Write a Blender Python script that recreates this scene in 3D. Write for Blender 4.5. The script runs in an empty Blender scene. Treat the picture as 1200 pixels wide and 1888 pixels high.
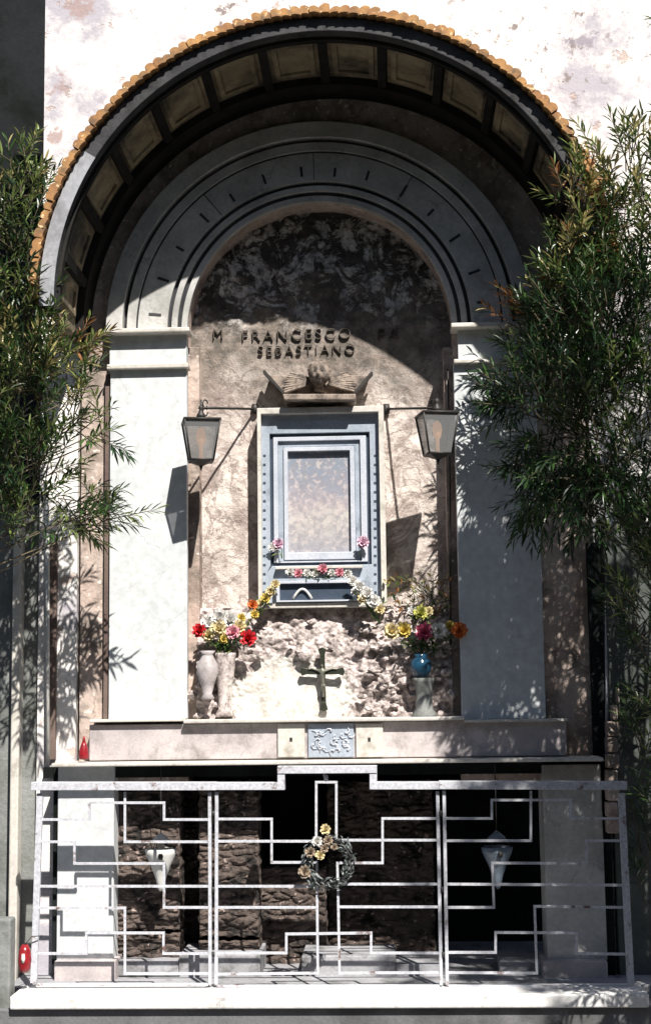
import bpy, bmesh, math, random
from mathutils import Vector, Matrix, noise
R = math.radians
sc = bpy.context.scene
COL = sc.collection
random.seed(7)

# ------------------------------------------------------------------ camera
F = 2700.0
CAM = Vector((0.39, -9.0, 1.95))
MC = Matrix.Rotation(R(2.45), 3, 'Z') @ Matrix.Rotation(R(90 + 7.1), 3, 'X') @ Matrix.Rotation(R(-0.73), 3, 'Z')
cd = bpy.data.cameras.new('camera'); cam = bpy.data.objects.new('camera', cd); COL.objects.link(cam)
cam.matrix_world = Matrix.Translation(CAM) @ MC.to_4x4()
cd.sensor_fit = 'VERTICAL'; cd.sensor_height = 36; cd.lens = F / 1888 * 36; cd.clip_end = 2000; cd.clip_start = .05
sc.camera = cam

# ------------------------------------------------------------------ light
SD = Vector((-0.43, 1.0, -1.28)).normalized()
w = bpy.data.worlds.new('World'); sc.world = w; w.use_nodes = True
nt = w.node_tree; bg = nt.nodes['Background']
sky = nt.nodes.new('ShaderNodeTexSky'); sky.sky_type = 'NISHITA'; sky.sun_disc = False
sky.sun_elevation = math.asin(-SD.z); sky.sun_rotation = math.atan2(-SD.x, -SD.y) % (2 * math.pi)
sky.air_density = 1.0; sky.dust_density = .6
nt.links.new(sky.outputs[0], bg.inputs[0]); bg.inputs[1].default_value = 0.05
sl = bpy.data.lights.new('sun', 'SUN'); sl.energy = 5.0; sl.angle = R(.55); sl.color = (1, .95, .87)
so = bpy.data.objects.new('sun', sl); COL.objects.link(so)
so.rotation_euler = SD.to_track_quat('-Z', 'Y').to_euler(); so.location = (3, -8, 9)
sc.view_settings.view_transform = 'Standard'; sc.view_settings.look = 'None'
sc.view_settings.exposure = 0.8; sc.view_settings.gamma = 1

# ------------------------------------------------------------------ helpers
def P(px, py, Y):
    d = MC @ Vector(((px - 600) / F, (944 - py) / F, -1.0))
    return CAM + d * ((Y - CAM.y) / d.y)

class MB:
    def __init__(s): s.v = []; s.f = []; s.m = []; s.sm = []
    def add(s, vs, fs, mi=0, smooth=False):
        n = len(s.v); s.v += [Vector(v) for v in vs]
        for f in fs: s.f.append([n + i for i in f]); s.m.append(mi); s.sm.append(smooth)
        return s
    def box(s, x0, x1, y0, y1, z0, z1, mi=0):
        vs = [(x0,y0,z0),(x1,y0,z0),(x1,y1,z0),(x0,y1,z0),(x0,y0,z1),(x1,y0,z1),(x1,y1,z1),(x0,y1,z1)]
        return s.add(vs, [(0,3,2,1),(4,5,6,7),(0,1,5,4),(1,2,6,5),(2,3,7,6),(3,0,4,7)], mi)
    def pbox(s, a, b, c, d, Y0, Y1, mi=0):
        """front face in plane Y0 spanning picture rect a..c, b..d at its mid lines; real box back to Y1"""
        mx, my = (a + c) / 2, (b + d) / 2
        x0 = P(a, my, Y0).x; x1 = P(c, my, Y0).x; z1 = P(mx, b, Y0).z; z0 = P(mx, d, Y0).z
        return s.box(x0, x1, Y0, Y1, z0, z1, mi)
    def bar(s, p, q, w, d, mi=0):
        """box bar from p to q, width w across (in xz), depth d along y"""
        p = Vector(p); q = Vector(q); t = (q - p).normalized(); n = t.cross(Vector((0,1,0)))
        if n.length < 1e-4: n = Vector((1,0,0))
        n = n.normalized() * w / 2; u = t.cross(n).normalized() * d / 2
        vs = [p-n-u, p+n-u, p+n+u, p-n+u, q-n-u, q+n-u, q+n+u, q-n+u]
        return s.add(vs, [(0,3,2,1),(4,5,6,7),(0,1,5,4),(1,2,6,5),(2,3,7,6),(3,0,4,7)], mi)
    def tube(s, pts, r, n=8, mi=0, cap=True):
        pts = [Vector(p) for p in pts]; rs = r if isinstance(r, (list, tuple)) else [r] * len(pts)
        base = len(s.v); prev = None
        for i, p in enumerate(pts):
            t = (pts[min(i+1, len(pts)-1)] - pts[max(i-1, 0)])
            t = t.normalized() if t.length > 1e-9 else Vector((0,0,1))
            if prev is None:
                a = t.orthogonal().normalized()
            else:
                a = prev - t * prev.dot(t); a = a.normalized() if a.length > 1e-6 else t.orthogonal().normalized()
            prev = a; b = t.cross(a)
            for k in range(n):
                an = 2 * math.pi * k / n
                s.v.append(p + (a * math.cos(an) + b * math.sin(an)) * rs[i])
        for i in range(len(pts) - 1):
            for k in range(n):
                s.f.append([base+i*n+k, base+i*n+(k+1)%n, base+(i+1)*n+(k+1)%n, base+(i+1)*n+k]); s.m.append(mi); s.sm.append(True)
        if cap:
            s.f.append([base + k for k in range(n)][::-1]); s.m.append(mi); s.sm.append(False)
            s.f.append([base + (len(pts)-1)*n + k for k in range(n)]); s.m.append(mi); s.sm.append(False)
        return s
    def lathe(s, c, prof, n=24, mi=0, smooth=True, sx=1, sy=1):
        base = len(s.v); c = Vector(c)
        for r, z in prof:
            for k in range(n):
                a = 2 * math.pi * (k + .5) / n
                s.v.append(c + Vector((r * math.cos(a) * sx, r * math.sin(a) * sy, z)))
        for i in range(len(prof) - 1):
            for k in range(n):
                s.f.append([base+i*n+k, base+i*n+(k+1)%n, base+(i+1)*n+(k+1)%n, base+(i+1)*n+k]); s.m.append(mi); s.sm.append(smooth)
        s.f.append([base + k for k in range(n)][::-1]); s.m.append(mi); s.sm.append(False)
        s.f.append([base + (len(prof)-1)*n + k for k in range(n)]); s.m.append(mi); s.sm.append(False)
        return s
    def ball(s, c, r, seed=0, rough=0.0, freq=6, mi=0, sub=2, sx=1, sy=1, sz=1):
        bm = bmesh.new(); bmesh.ops.create_icosphere(bm, subdivisions=sub, radius=1)
        vs = []
        for v in bm.verts:
            d = v.co.normalized(); k = 1 + rough * noise.noise(d * freq + Vector((seed*3.1, seed, 0)))
            vs.append(Vector(c) + Vector((d.x*sx, d.y*sy, d.z*sz)) * r * k)
        fs = [[v.index for v in f.verts] for f in bm.faces]; bm.free()
        return s.add(vs, fs, mi, rough < .25)
    def build(s, name, mats, parent=None, bevel=0, bseg=2, origin=None):
        me = bpy.data.meshes.new(name)
        o = Vector((0,0,0))
        if parent is not None: o = parent.matrix_world.translation.copy() if False else WORLD.get(parent.name, Vector())
        if origin is None:
            if parent is None:
                xs = [v.x for v in s.v]; ys = [v.y for v in s.v]; zs = [v.z for v in s.v]
                org = Vector(((min(xs)+max(xs))/2, (min(ys)+max(ys))/2, min(zs)))
            else: org = o
        else: org = Vector(origin)
        me.from_pydata([v - org for v in s.v], [], s.f)
        for i, p in enumerate(me.polygons): p.material_index = s.m[i]; p.use_smooth = s.sm[i]
        if not isinstance(mats, (list, tuple)): mats = [mats]
        for m in mats: me.materials.append(m)
        me.validate(); me.update()
        ob = bpy.data.objects.new(name, me); COL.objects.link(ob)
        ob.location = org - o
        WORLD[ob.name] = org
        if parent is not None: ob.parent = parent
        if bevel:
            b = ob.modifiers.new('bevel', 'BEVEL'); b.width = bevel; b.segments = bseg; b.limit_method = 'ANGLE'; b.angle_limit = R(40)
        return ob
WORLD = {}
def tag(o, label=None, cat=None, group=None, kind=None):
    if label: o['label'] = label
    if cat: o['category'] = cat
    if group: o['group'] = group
    if kind: o['kind'] = kind
    return o
def empty(name, loc, label=None, cat=None, group=None, kind=None):
    o = bpy.data.objects.new(name, None); COL.objects.link(o); o.location = loc; o.empty_display_size = .1
    WORLD[o.name] = Vector(loc)
    return tag(o, label, cat, group, kind)

def arch_path(cx, cz, r, zb, n=64):
    pts = [(cx - r, zb)] if zb < cz - 1e-4 else []
    for i in range(n + 1):
        a = math.pi - math.pi * i / n
        pts.append((cx + r * math.cos(a), cz + r * math.sin(a)))
    if zb < cz - 1e-4: pts.append((cx + r, zb))
    return pts
def sweep(mb, inner, outer, Y0, Y1, mi=0, smooth=False):
    n = len(inner); vs = []
    for (a, b), (c, d) in zip(inner, outer):
        vs += [(a, Y0, b), (c, Y0, d), (c, Y1, d), (a, Y1, b)]
    fs = []
    for i in range(n - 1):
        k = i * 4; j = k + 4
        fs += [(k, k+1, j+1, j), (k+1, k+2, j+2, j+1), (k+2, k+3, j+3, j+2), (k+3, k, j, j+3)]
    fs += [(0, 3, 2, 1), (n*4-4, n*4-3, n*4-2, n*4-1)]
    mb.add(vs, [tuple(f) for f in fs], mi, smooth)

# ------------------------------------------------------------------ materials
def newmat(name):
    m = bpy.data.materials.new(name); m.use_nodes = True
    return m, m.node_tree, m.node_tree.nodes, m.node_tree.links, m.node_tree.nodes['Principled BSDF']
def N(nt, t, **k):
    n = nt.nodes.new(t)
    for a, b in k.items():
        if a in n.inputs: n.inputs[a].default_value = b
        else: setattr(n, a, b)
    return n
def ramp(nt, fac, stops, interp='LINEAR'):
    r = nt.nodes.new('ShaderNodeValToRGB'); r.color_ramp.interpolation = interp
    e = r.color_ramp.elements
    while len(e) < len(stops): e.new(.5)
    for i, (p, c) in enumerate(stops):
        e[i].position = p; e[i].color = (c, c, c, 1) if isinstance(c, (int, float)) else (*c, 1)
    nt.links.new(fac, r.inputs[0]); return r.outputs[0]
def noise_n(nt, co, scale, detail=6, rough=.6, dist=0.0):
    n = N(nt, 'ShaderNodeTexNoise', Scale=scale, Detail=detail, Roughness=rough, Distortion=dist)
    nt.links.new(co, n.inputs['Vector']); return n.outputs['Fac']
def mixc(nt, fac, a, b, mode='MIX'):
    m = nt.nodes.new('ShaderNodeMix'); m.data_type = 'RGBA'; m.blend_type = mode
    for inp, v in ((0, fac), (6, a), (7, b)):
        if isinstance(v, (int, float)): m.inputs[inp].default_value = v
        elif isinstance(v, (tuple, list)): m.inputs[inp].default_value = (*v, 1)
        else: nt.links.new(v, m.inputs[inp])
    return m.outputs[2]
def mathn(nt, op, a, b=0.0, clamp=False):
    m = nt.nodes.new('ShaderNodeMath'); m.operation = op; m.use_clamp = clamp
    for i, v in enumerate((a, b)):
        if isinstance(v, (int, float)): m.inputs[i].default_value = v
        else: nt.links.new(v, m.inputs[i])
    return m.outputs[0]
def bump(nt, h, strength, dist, bsdf):
    b = N(nt, 'ShaderNodeBump', Strength=strength, Distance=dist)
    nt.links.new(h, b.inputs['Height']); nt.links.new(b.outputs[0], bsdf.inputs['Normal'])
def pos(nt): return nt.nodes.new('ShaderNodeNewGeometry').outputs['Position']

def stone(name, base, var, stain=None, scale=3, stain_scale=2.0, stain_lo=.5, stain_hi=.66, rough=.8, bs=.35, bd=.01, speck=None, streak=False):
    m, nt, ns, lk, b = newmat(name); p = pos(nt)
    c = mixc(nt, ramp(nt, noise_n(nt, p, scale), [(.35, 0), (.65, 1)]), base, var)
    fine = noise_n(nt, p, scale * 14, 4)
    c = mixc(nt, .35, c, ramp(nt, fine, [(.3, .35), (.7, 1.0)]), 'MULTIPLY')
    if stain:
        q = p
        if streak:
            mp = nt.nodes.new('ShaderNodeMapping'); mp.inputs['Scale'].default_value = (1, 1, .22); lk.new(p, mp.inputs[0]); q = mp.outputs[0]
        c = mixc(nt, ramp(nt, noise_n(nt, q, stain_scale, 8, .68), [(stain_lo, 0), (stain_hi, 1)]), c, stain)
    if speck:
        c = mixc(nt, ramp(nt, noise_n(nt, p, 26, 3, .5), [(.63, 0), (.68, 1)]), c, speck)
    lk.new(c, b.inputs['Base Color']); b.inputs['Roughness'].default_value = rough
    h = mathn(nt, 'ADD', noise_n(nt, p, scale * 8, 8, .65), mathn(nt, 'MULTIPLY', fine, .4))
    bump(nt, h, bs, bd, b)
    return m

def cracks(m, scale, c, w_=.012, amt=.7):
    nt = m.node_tree; b = nt.nodes['Principled BSDF']; p = pos(nt)
    v = nt.nodes.new('ShaderNodeTexVoronoi'); v.feature = 'DISTANCE_TO_EDGE'; v.inputs['Scale'].default_value = scale
    ad = nt.nodes.new('ShaderNodeVectorMath'); ad.operation = 'ADD'; nt.links.new(p, ad.inputs[0])
    n = N(nt, 'ShaderNodeTexNoise', Scale=scale * 3, Detail=6, Roughness=.7); nt.links.new(p, n.inputs['Vector'])
    sc2 = nt.nodes.new('ShaderNodeVectorMath'); sc2.operation = 'SCALE'; sc2.inputs['Scale'].default_value = .5 / scale; nt.links.new(n.outputs['Color'], sc2.inputs[0])
    nt.links.new(sc2.outputs[0], ad.inputs[1]); nt.links.new(ad.outputs[0], v.inputs['Vector'])
    f = ramp(nt, v.outputs['Distance'], [(0, 1), (w_, 0)])
    f = mathn(nt, 'MULTIPLY', mathn(nt, 'MULTIPLY', f, ramp(nt, noise_n(nt, p, scale * .8, 3), [(.45, 0), (.6, 1)])), amt)
    old = b.inputs['Base Color'].links[0].from_socket
    nt.links.new(mixc(nt, f, old, c), b.inputs['Base Color'])
def simple(name, c, rough=.6, metal=0.0, var=.25, sc_=30, bs=.15, bd=.002, rust=None, rlo=.58, rhi=.66):
    m, nt, ns, lk, b = newmat(name); p = pos(nt)
    n = noise_n(nt, p, sc_, 5)
    col = mixc(nt, ramp(nt, n, [(.3, 0), (.7, 1)]), tuple(x * (1 - var) for x in c), tuple(min(1, x * (1 + var)) for x in c))
    if rust: col = mixc(nt, ramp(nt, noise_n(nt, p, 9, 8, .7), [(rlo, 0), (rhi, 1)]), col, rust)
    lk.new(col, b.inputs['Base Color']); b.inputs['Roughness'].default_value = rough; b.inputs['Metallic'].default_value = metal
    bump(nt, n, bs, bd, b); return m

M = {}
M['pilaster'] = stone('white_limewash', (.70, .72, .74), (.61, .64, .66), (.40, .41, .42), scale=1.5, stain_scale=2.6, stain_lo=.52, stain_hi=.78, rough=.7, bs=.3, bd=.006, streak=True)
M['archstone'] = stone('grey_stone', (.60, .59, .58), (.46, .46, .45), (.18, .18, .17), scale=3, stain_scale=1.8, stain_lo=.46, stain_hi=.75, rough=.75, bs=.2, bd=.005)
M['groove'] = stone('dark_groove', (.07, .07, .075), (.04, .04, .045), scale=6, bs=.2)  # one dark colour for grooves, slots and joints of the arch
M['pinkwall'] = stone('pink_plaster', (.66, .55, .49), (.46, .35, .30), (.20, .16, .135), scale=3.5, stain_scale=3.2, stain_lo=.46, stain_hi=.62, bs=.5, bd=.012, speck=(.74,.64,.58))
M['edge'] = stone('brown_edge', (.12, .08, .07), (.18, .13, .11), scale=5)
M['plinth'] = stone('lilac_marble', (.60, .54, .54), (.42, .38, .39), (.20, .18, .17), scale=5, stain_scale=4, stain_lo=.52, stain_hi=.7, rough=.55, bs=.2, bd=.005)
M['slab'] = stone('white_marble', (.68, .65, .60), (.58, .55, .51), (.28, .25, .21), scale=3, stain_scale=6, stain_lo=.54, stain_hi=.72, rough=.5, bs=.1, bd=.003)
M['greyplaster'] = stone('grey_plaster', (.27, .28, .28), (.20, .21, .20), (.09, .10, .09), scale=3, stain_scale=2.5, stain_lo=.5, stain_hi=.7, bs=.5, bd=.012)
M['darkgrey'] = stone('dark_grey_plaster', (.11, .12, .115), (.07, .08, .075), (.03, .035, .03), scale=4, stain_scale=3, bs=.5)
M['darkwall'] = stone('dark_wall', (.020, .022, .024), (.012, .014, .015), (.006, .008, .006), scale=2, bs=.4)  # near black: the shade of gap and vault is put into the colour
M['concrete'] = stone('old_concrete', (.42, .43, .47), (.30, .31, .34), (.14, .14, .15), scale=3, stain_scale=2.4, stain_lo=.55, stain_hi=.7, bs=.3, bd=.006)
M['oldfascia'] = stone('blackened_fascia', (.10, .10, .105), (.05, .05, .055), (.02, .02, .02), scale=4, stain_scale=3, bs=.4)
M['panelm'] = stone('ochre_panel', (.40, .33, .21), (.24, .19, .12), (.04, .035, .03), scale=5, stain_scale=2.6, stain_lo=.44, stain_hi=.64, bs=.5, bd=.01)
M['ribm'] = stone('dark_rib', (.035, .033, .03), (.02, .02, .02), scale=6, bs=.3)
M['rubble'] = stone('brown_rubble', (.15, .118, .105), (.085, .07, .064), (.028, .026, .025), scale=9, stain_scale=9, stain_lo=.5, stain_hi=.6, bs=.8, bd=.015, speck=(.38,.30,.27))
M['tile'] = stone('orange_tile', (.52, .28, .10), (.34, .16, .06), (.12, .08, .05), scale=14, stain_scale=11, stain_lo=.46, stain_hi=.7, bs=.4, bd=.006, speck=(.70,.50,.28))
M['iron'] = simple('dark_iron', (.035, .033, .032), .55, .3)
M['fencem'] = simple('grey_paint', (.50, .51, .56), .55, 0, .25, 60, rust=(.13, .07, .05), rlo=.575, rhi=.66)
M['kerbm'] = stone('kerb_marble', (.82, .81, .80), (.70, .70, .71), (.36, .33, .30), scale=3, stain_scale=5, stain_lo=.56, stain_hi=.75, rough=.5, bs=.12, bd=.003)
M['step'] = stone('grey_step', (.17, .17, .18), (.12, .12, .13), (.07, .07, .07), scale=4, bs=.4)
M['asphalt'] = stone('asphalt', (.055, .055, .055), (.04, .04, .042), scale=6, bs=.5, bd=.006, rough=.9)
M['floorm'] = stone('floor_stone', (.40, .40, .43), (.28, .28, .30), (.12, .12, .12), scale=4, stain_scale=5, stain_lo=.5, stain_hi=.65, bs=.3)
M['bronze'] = simple('bronze', (.06, .065, .05), .45, .7)
M['frameblue'] = stone('blue_grey_marble', (.42, .47, .55), (.32, .37, .44), (.12, .14, .17), scale=6, stain_scale=5, stain_lo=.55, stain_hi=.7, rough=.4, bs=.08, bd=.002)
M['framelight'] = stone('pale_marble', (.60, .63, .70), (.48, .52, .60), scale=6, rough=.4, bs=.08, bd=.002)
M['framedark'] = stone('slate_recess', (.06, .08, .12), (.04, .06, .09), scale=6, rough=.4, bs=.08)
M['white'] = simple('white_paint', (.62, .62, .60), .45, 0, .06)
M['red'] = simple('red', (.30, .02, .025), .5)
M['votive'] = simple('red_glass', (.24, .012, .018), .3)
M['leafg'] = None

def flower_mat(name, c):
    m, nt, ns, lk, b = newmat(name); b.inputs['Base Color'].default_value = (*c, 1); b.inputs['Roughness'].default_value = .6
    n = noise_n(nt, pos(nt), 90, 3)
    lk.new(mixc(nt, ramp(nt, n, [(.3, 0), (.7, 1)]), tuple(x * .65 for x in c), tuple(min(1, x * 1.1) for x in c)), b.inputs['Base Color'])
    return m
FM = {k: flower_mat('petals_' + k, c) for k, c in dict(red=(.62,.02,.03), cream=(.80,.68,.40), yellow=(.75,.58,.14), pink=(.80,.35,.42),
      white=(.85,.83,.80), orange=(.72,.20,.05), magenta=(.62,.10,.20), palepink=(.80,.55,.68), lime=(.50,.50,.12), dry=(.42,.33,.25)).items()}

def leaf_mat(name, c, trans=.3, rough=.42):
    m, nt, ns, lk, b = newmat(name)
    n = noise_n(nt, pos(nt), 7, 4)
    col = mixc(nt, ramp(nt, n, [(.35, 0), (.65, 1)]), tuple(x * .7 for x in c), tuple(x * 1.35 for x in c))
    lk.new(col, b.inputs['Base Color']); b.inputs['Roughness'].default_value = rough
    t = nt.nodes.new('ShaderNodeBsdfTranslucent'); lk.new(col, t.inputs[0])
    mx = nt.nodes.new('ShaderNodeMixShader'); mx.inputs[0].default_value = trans
    lk.new(b.outputs[0], mx.inputs[1]); lk.new(t.outputs[0], mx.inputs[2]); lk.new(mx.outputs[0], ns['Material Output'].inputs[0])
    return m
LEAF = [leaf_mat('leaf_green', (.040, .085, .022), .22, .33), leaf_mat('leaf_light', (.15, .20, .06), .3, .3), leaf_mat('leaf_brown', (.26, .12, .045), .3, .5), leaf_mat('leaf_dark', (.020, .048, .020), .15, .33), leaf_mat('leaf_yellow', (.42, .36, .15), .3, .4)]
M['stem'] = simple('stem', (.10, .08, .05), .8)
M['gstem'] = simple('green_stem', (.06, .12, .04), .7)

for k in ('darkwall', 'ribm', 'groove', 'rubble', 'oldfascia'): M[k].node_tree.nodes['Principled BSDF'].inputs['Specular IOR Level'].default_value = .08
cracks(M['pilaster'], 2.2, (.25, .24, .24), .010, .6); cracks(M['pinkwall'], 5, (.12, .08, .07), .03); cracks(M['archstone'], 2.5, (.08, .08, .08), .010); cracks(M['plinth'], 3, (.15, .12, .12), .014); cracks(M['kerbm'], 1.5, (.2, .18, .17), .008)
# white outer wall: whitewash with flaking, mauve mould, brick showing
def wall_mat():
    m, nt, ns, lk, b = newmat('whitewashed_wall'); p = pos(nt)
    c = mixc(nt, ramp(nt, noise_n(nt, p, 1.3, 6), [(.35, 0), (.65, 1)]), (.80, .77, .74), (.86, .84, .82))
    c = mixc(nt, ramp(nt, noise_n(nt, p, 1.5, 10, .72), [(.47, 0), (.60, 1)]), c, (.42, .40, .45))
    big = ramp(nt, noise_n(nt, p, .9, 3, .5), [(.46, 0), (.58, 1)])
    spots = mathn(nt, 'MULTIPLY', ramp(nt, noise_n(nt, p, 9, 8, .75), [(.56, 0), (.60, 1)]), big)
    c = mixc(nt, spots, c, (.24, .20, .20))
    fl = mathn(nt, 'MULTIPLY', ramp(nt, noise_n(nt, p, 5.3, 8, .7), [(.60, 0), (.63, 1)]), .8)
    c = mixc(nt, fl, c, (.50, .38, .33))
    for (px, py, k) in ((112, 160, 3.2), (100, 250, 5.5), (150, 20, 2.6), (1075, 75, 3.2)):
        sub = nt.nodes.new('ShaderNodeVectorMath'); sub.operation = 'DISTANCE'; lk.new(p, sub.inputs[0]); sub.inputs[1].default_value = P(px, py, 0)
        d = mathn(nt, 'ADD', mathn(nt, 'MULTIPLY', sub.outputs['Value'], k), mathn(nt, 'MULTIPLY', noise_n(nt, p, 8, 8, .75), 2.2))
        c = mixc(nt, ramp(nt, mathn(nt, 'MULTIPLY', d, .5), [(.60, .85), (.68, 0)]), c, (.36, .26, .25) if px < 600 else (.26, .23, .28))
    lk.new(c, b.inputs['Base Color']); b.inputs['Roughness'].default_value = .85
    h = mathn(nt, 'ADD', noise_n(nt, p, 18, 8, .7), mathn(nt, 'MULTIPLY', fl, -1.2))
    bump(nt, h, .5, .012, b)
    return m
M['wall'] = wall_mat()

ZT = P(600, 613, .15).z      # springing height
CX = P(588, 613, 0).x; CZ = P(588, 608, 0).z
def niche_mat():
    """pinkish stone lower down, black mould and flaking white skin in the tympanum"""
    m, nt, ns, lk, b = newmat('niche_stone'); p = pos(nt)
    sep = nt.nodes.new('ShaderNodeSeparateXYZ'); lk.new(p, sep.inputs[0])
    n1 = noise_n(nt, p, 4, 9, .7); n2 = noise_n(nt, p, 14, 8, .7); n3 = noise_n(nt, p, 2.2, 6, .6, .6)
    c = mixc(nt, ramp(nt, n1, [(.4, 0), (.6, 1)]), (.74, .66, .615), (.50, .435, .40))
    vein = ramp(nt, noise_n(nt, p, 3.2, 6, .6, 1.5), [(.47, 0), (.495, 1), (.505, 1), (.53, 0)])
    c = mixc(nt, mathn(nt, 'MULTIPLY', vein, .7), c, (.20, .15, .135))
    c = mixc(nt, ramp(nt, n2, [(.55, 0), (.72, 1)]), c, (.70, .64, .59))
    pat = mathn(nt, 'MULTIPLY', ramp(nt, noise_n(nt, p, 5, 9, .75, .5), [(.49, 0), (.57, 1)]), .65)
    c = mixc(nt, pat, c, (.27, .21, .19))
    # black mould, its lower edge ragged, from the arch down to under the inscription
    zz = mathn(nt, 'ADD', sep.outputs[2], mathn(nt, 'MULTIPLY', mathn(nt, 'SUBTRACT', n3, .5), 1.1))
    mr = N(nt, 'ShaderNodeMapRange'); lk.new(zz, mr.inputs[0]); mr.inputs[1].default_value = P(600, 790, .15).z; mr.inputs[2].default_value = P(600, 660, .15).z
    c = mixc(nt, mathn(nt, 'MULTIPLY', mr.outputs[0], .88), c, mixc(nt, ramp(nt, noise_n(nt, p, 11, 8, .75), [(.42, 0), (.6, 1)]), (.075, .065, .052), (.26, .215, .185)))
    mr2 = N(nt, 'ShaderNodeMapRange'); lk.new(zz, mr2.inputs[0]); mr2.inputs[1].default_value = P(600, 590, .15).z; mr2.inputs[2].default_value = P(600, 500, .15).z
    c = mixc(nt, mathn(nt, 'MULTIPLY', mr2.outputs[0], .88), c, (.035, .032, .030))
    mr3 = N(nt, 'ShaderNodeMapRange'); lk.new(sep.outputs[2], mr3.inputs[0]); mr3.inputs[1].default_value = P(600, 620, .15).z; mr3.inputs[2].default_value = P(600, 560, .15).z
    fl = mathn(nt, 'MULTIPLY', ramp(nt, noise_n(nt, p, 6, 10, .8, .8), [(.50, 0), (.525, 1)]), mr3.outputs[0])
    c = mixc(nt, mathn(nt, 'MULTIPLY', mathn(nt, 'MULTIPLY', fl, ramp(nt, noise_n(nt, p, 30, 4, .7), [(.38, .25), (.55, 1)])), .95), c, (.66, .63, .61))
    lk.new(c, b.inputs['Base Color']); b.inputs['Roughness'].default_value = .8
    h = mathn(nt, 'ADD', noise_n(nt, p, 22, 9, .7), mathn(nt, 'MULTIPLY', n1, 1.2)); h = mathn(nt, 'ADD', h, mathn(nt, 'MULTIPLY', fl, .5))
    bump(nt, h, .8, .018, b)
    return m
M['niche'] = niche_mat(); cracks(M['niche'], 4, (.12, .08, .07), .022)

def rock_mat():
    m, nt, ns, lk, b = newmat('grotto_rock'); p = pos(nt)
    n1 = noise_n(nt, p, 16, 9, .75)
    c = mixc(nt, ramp(nt, n1, [(.42, 0), (.5, .5), (.58, 1)]), (.20, .17, .16), (.66, .57, .55))
    # whitewashed patch
    sub = nt.nodes.new('ShaderNodeVectorMath'); sub.operation = 'SUBTRACT'; lk.new(p, sub.inputs[0]); q = P(535, 1285, -.02); sub.inputs[1].default_value = q
    sc_ = nt.nodes.new('ShaderNodeVectorMath'); sc_.operation = 'MULTIPLY'; lk.new(sub.outputs[0], sc_.inputs[0]); sc_.inputs[1].default_value = (2.5, 0, 4.0)
    ln = nt.nodes.new('ShaderNodeVectorMath'); ln.operation = 'LENGTH'; lk.new(sc_.outputs[0], ln.inputs[0])
    d = mathn(nt, 'ADD', ln.outputs['Value'], mathn(nt, 'MULTIPLY', mathn(nt, 'SUBTRACT', noise_n(nt, p, 7, 6, .7), .5), 1.3))
    wp_ = mixc(nt, ramp(nt, noise_n(nt, p, 12, 8, .7), [(.45, 0), (.62, 1)]), (.66, .64, .60), (.46, .42, .39))
    c = mixc(nt, ramp(nt, d, [(.88, 1), (.97, 0)]), c, wp_)
    lk.new(c, b.inputs['Base Color']); b.inputs['Roughness'].default_value = .85
    bump(nt, noise_n(nt, p, 30, 8, .7), .8, .015, b)
    return m
M['rock'] = rock_mat()

# ------------------------------------------------------------------ ground
zk = P(600, 1820, -.48).z          # kerb top
zg = zk - .36                      # road
MB().box(-60, 60, -80, -1.02, zg - .3, zg).build('road', M['asphalt'], None)
tag(bpy.data.objects['road'], kind='structure')
tag(MB().box(-60, 60, -1.02, 60, zg - .3, zg - .004).build('ground', M['step']), kind='structure')
tag(MB().box(P(18,1840,-.7).x, P(1196,1840,-.7).x, -.70, -.39, zk - .075, zk).build('kerb', M['kerbm'], None, .012, 3), kind='structure')
tag(MB().box(-4, 5.0, -.66, -.41, zg, zk - .078).build('kerb_base', M['step'], None, .01), kind='structure')
tag(MB().box(-4, 5.0, -1.0, -.66, zg, zk - .24).build('pavement', M['step'], None, .015), kind='structure')
tag(MB().box(-1.85, 1.95, -.39, 1.2, zg, zk - .012).build('shrine_floor', M['floorm']), kind='structure')

# unseen slope added behind the viewer to hold back sky light
random.seed(2); mb = MB(); vs = []; fs = []
for j in range(9):
    for i in range(41):
        x = -60 + 3 * i; y = -12.5 - j * 1.3
        vs.append((x, y, zg - .05 + (j * 2.0 if j < 8 else 15) * (1 + .12 * noise.noise(Vector((x * .2, j, 0))))))
for j in range(8):
    for i in range(40):
        a = j * 41 + i; fs.append((a, a + 1, a + 42, a + 41))
mb.add(vs, fs, 0, True); tag(mb.build('sky_block_slope', simple('dark_block_slope', (.035, .05, .025), .9)), kind='structure')
# ------------------------------------------------------------------ outer wall
CF = P(597, 536, -.89); HX, HZ = CF.x, CF.z
HR = (P(597 + 530, 536, -.89).x - HX); HB = P(66, 566, -.89).z      # fascia outer radius
zlow = zg
xL = P(81, 300, 0).x; xR = 3.6; zTop = P(600, 0, 0).z + 2.2
def rect_outer(path, x0, x1, z1, cx, cz):
    out = []
    for (x, z) in path:
        if z <= cz + 1e-6:
            out.append((x0 if x < cx else x1, z))
        else:
            dx, dz = x - cx, z - cz
            t = 1e9
            if dx < -1e-6: t = min(t, (x0 - cx) / dx)
            if dx > 1e-6: t = min(t, (x1 - cx) / dx)
            if dz > 1e-6: t = min(t, (z1 - cz) / dz)
            out.append((cx + dx * t, cz + dz * t))
    return out
wp = arch_path(HX, HZ, HR - .03, zlow, 120)
mb = MB(); sweep(mb, wp, rect_outer(wp, xL, xR, zTop, HX, HZ), 0, .38)
# square off the upper corners
fw = mb.build('facade_wall', M['wall'])
tag(fw, 'tall whitewashed wall with mauve mould, flaking plaster, behind the arched hood', 'wall')
mb = MB(); 
for (x0, x1, z0, z1) in ((HX - 1.9, xR, zTop - .6, zTop),): pass

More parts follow.
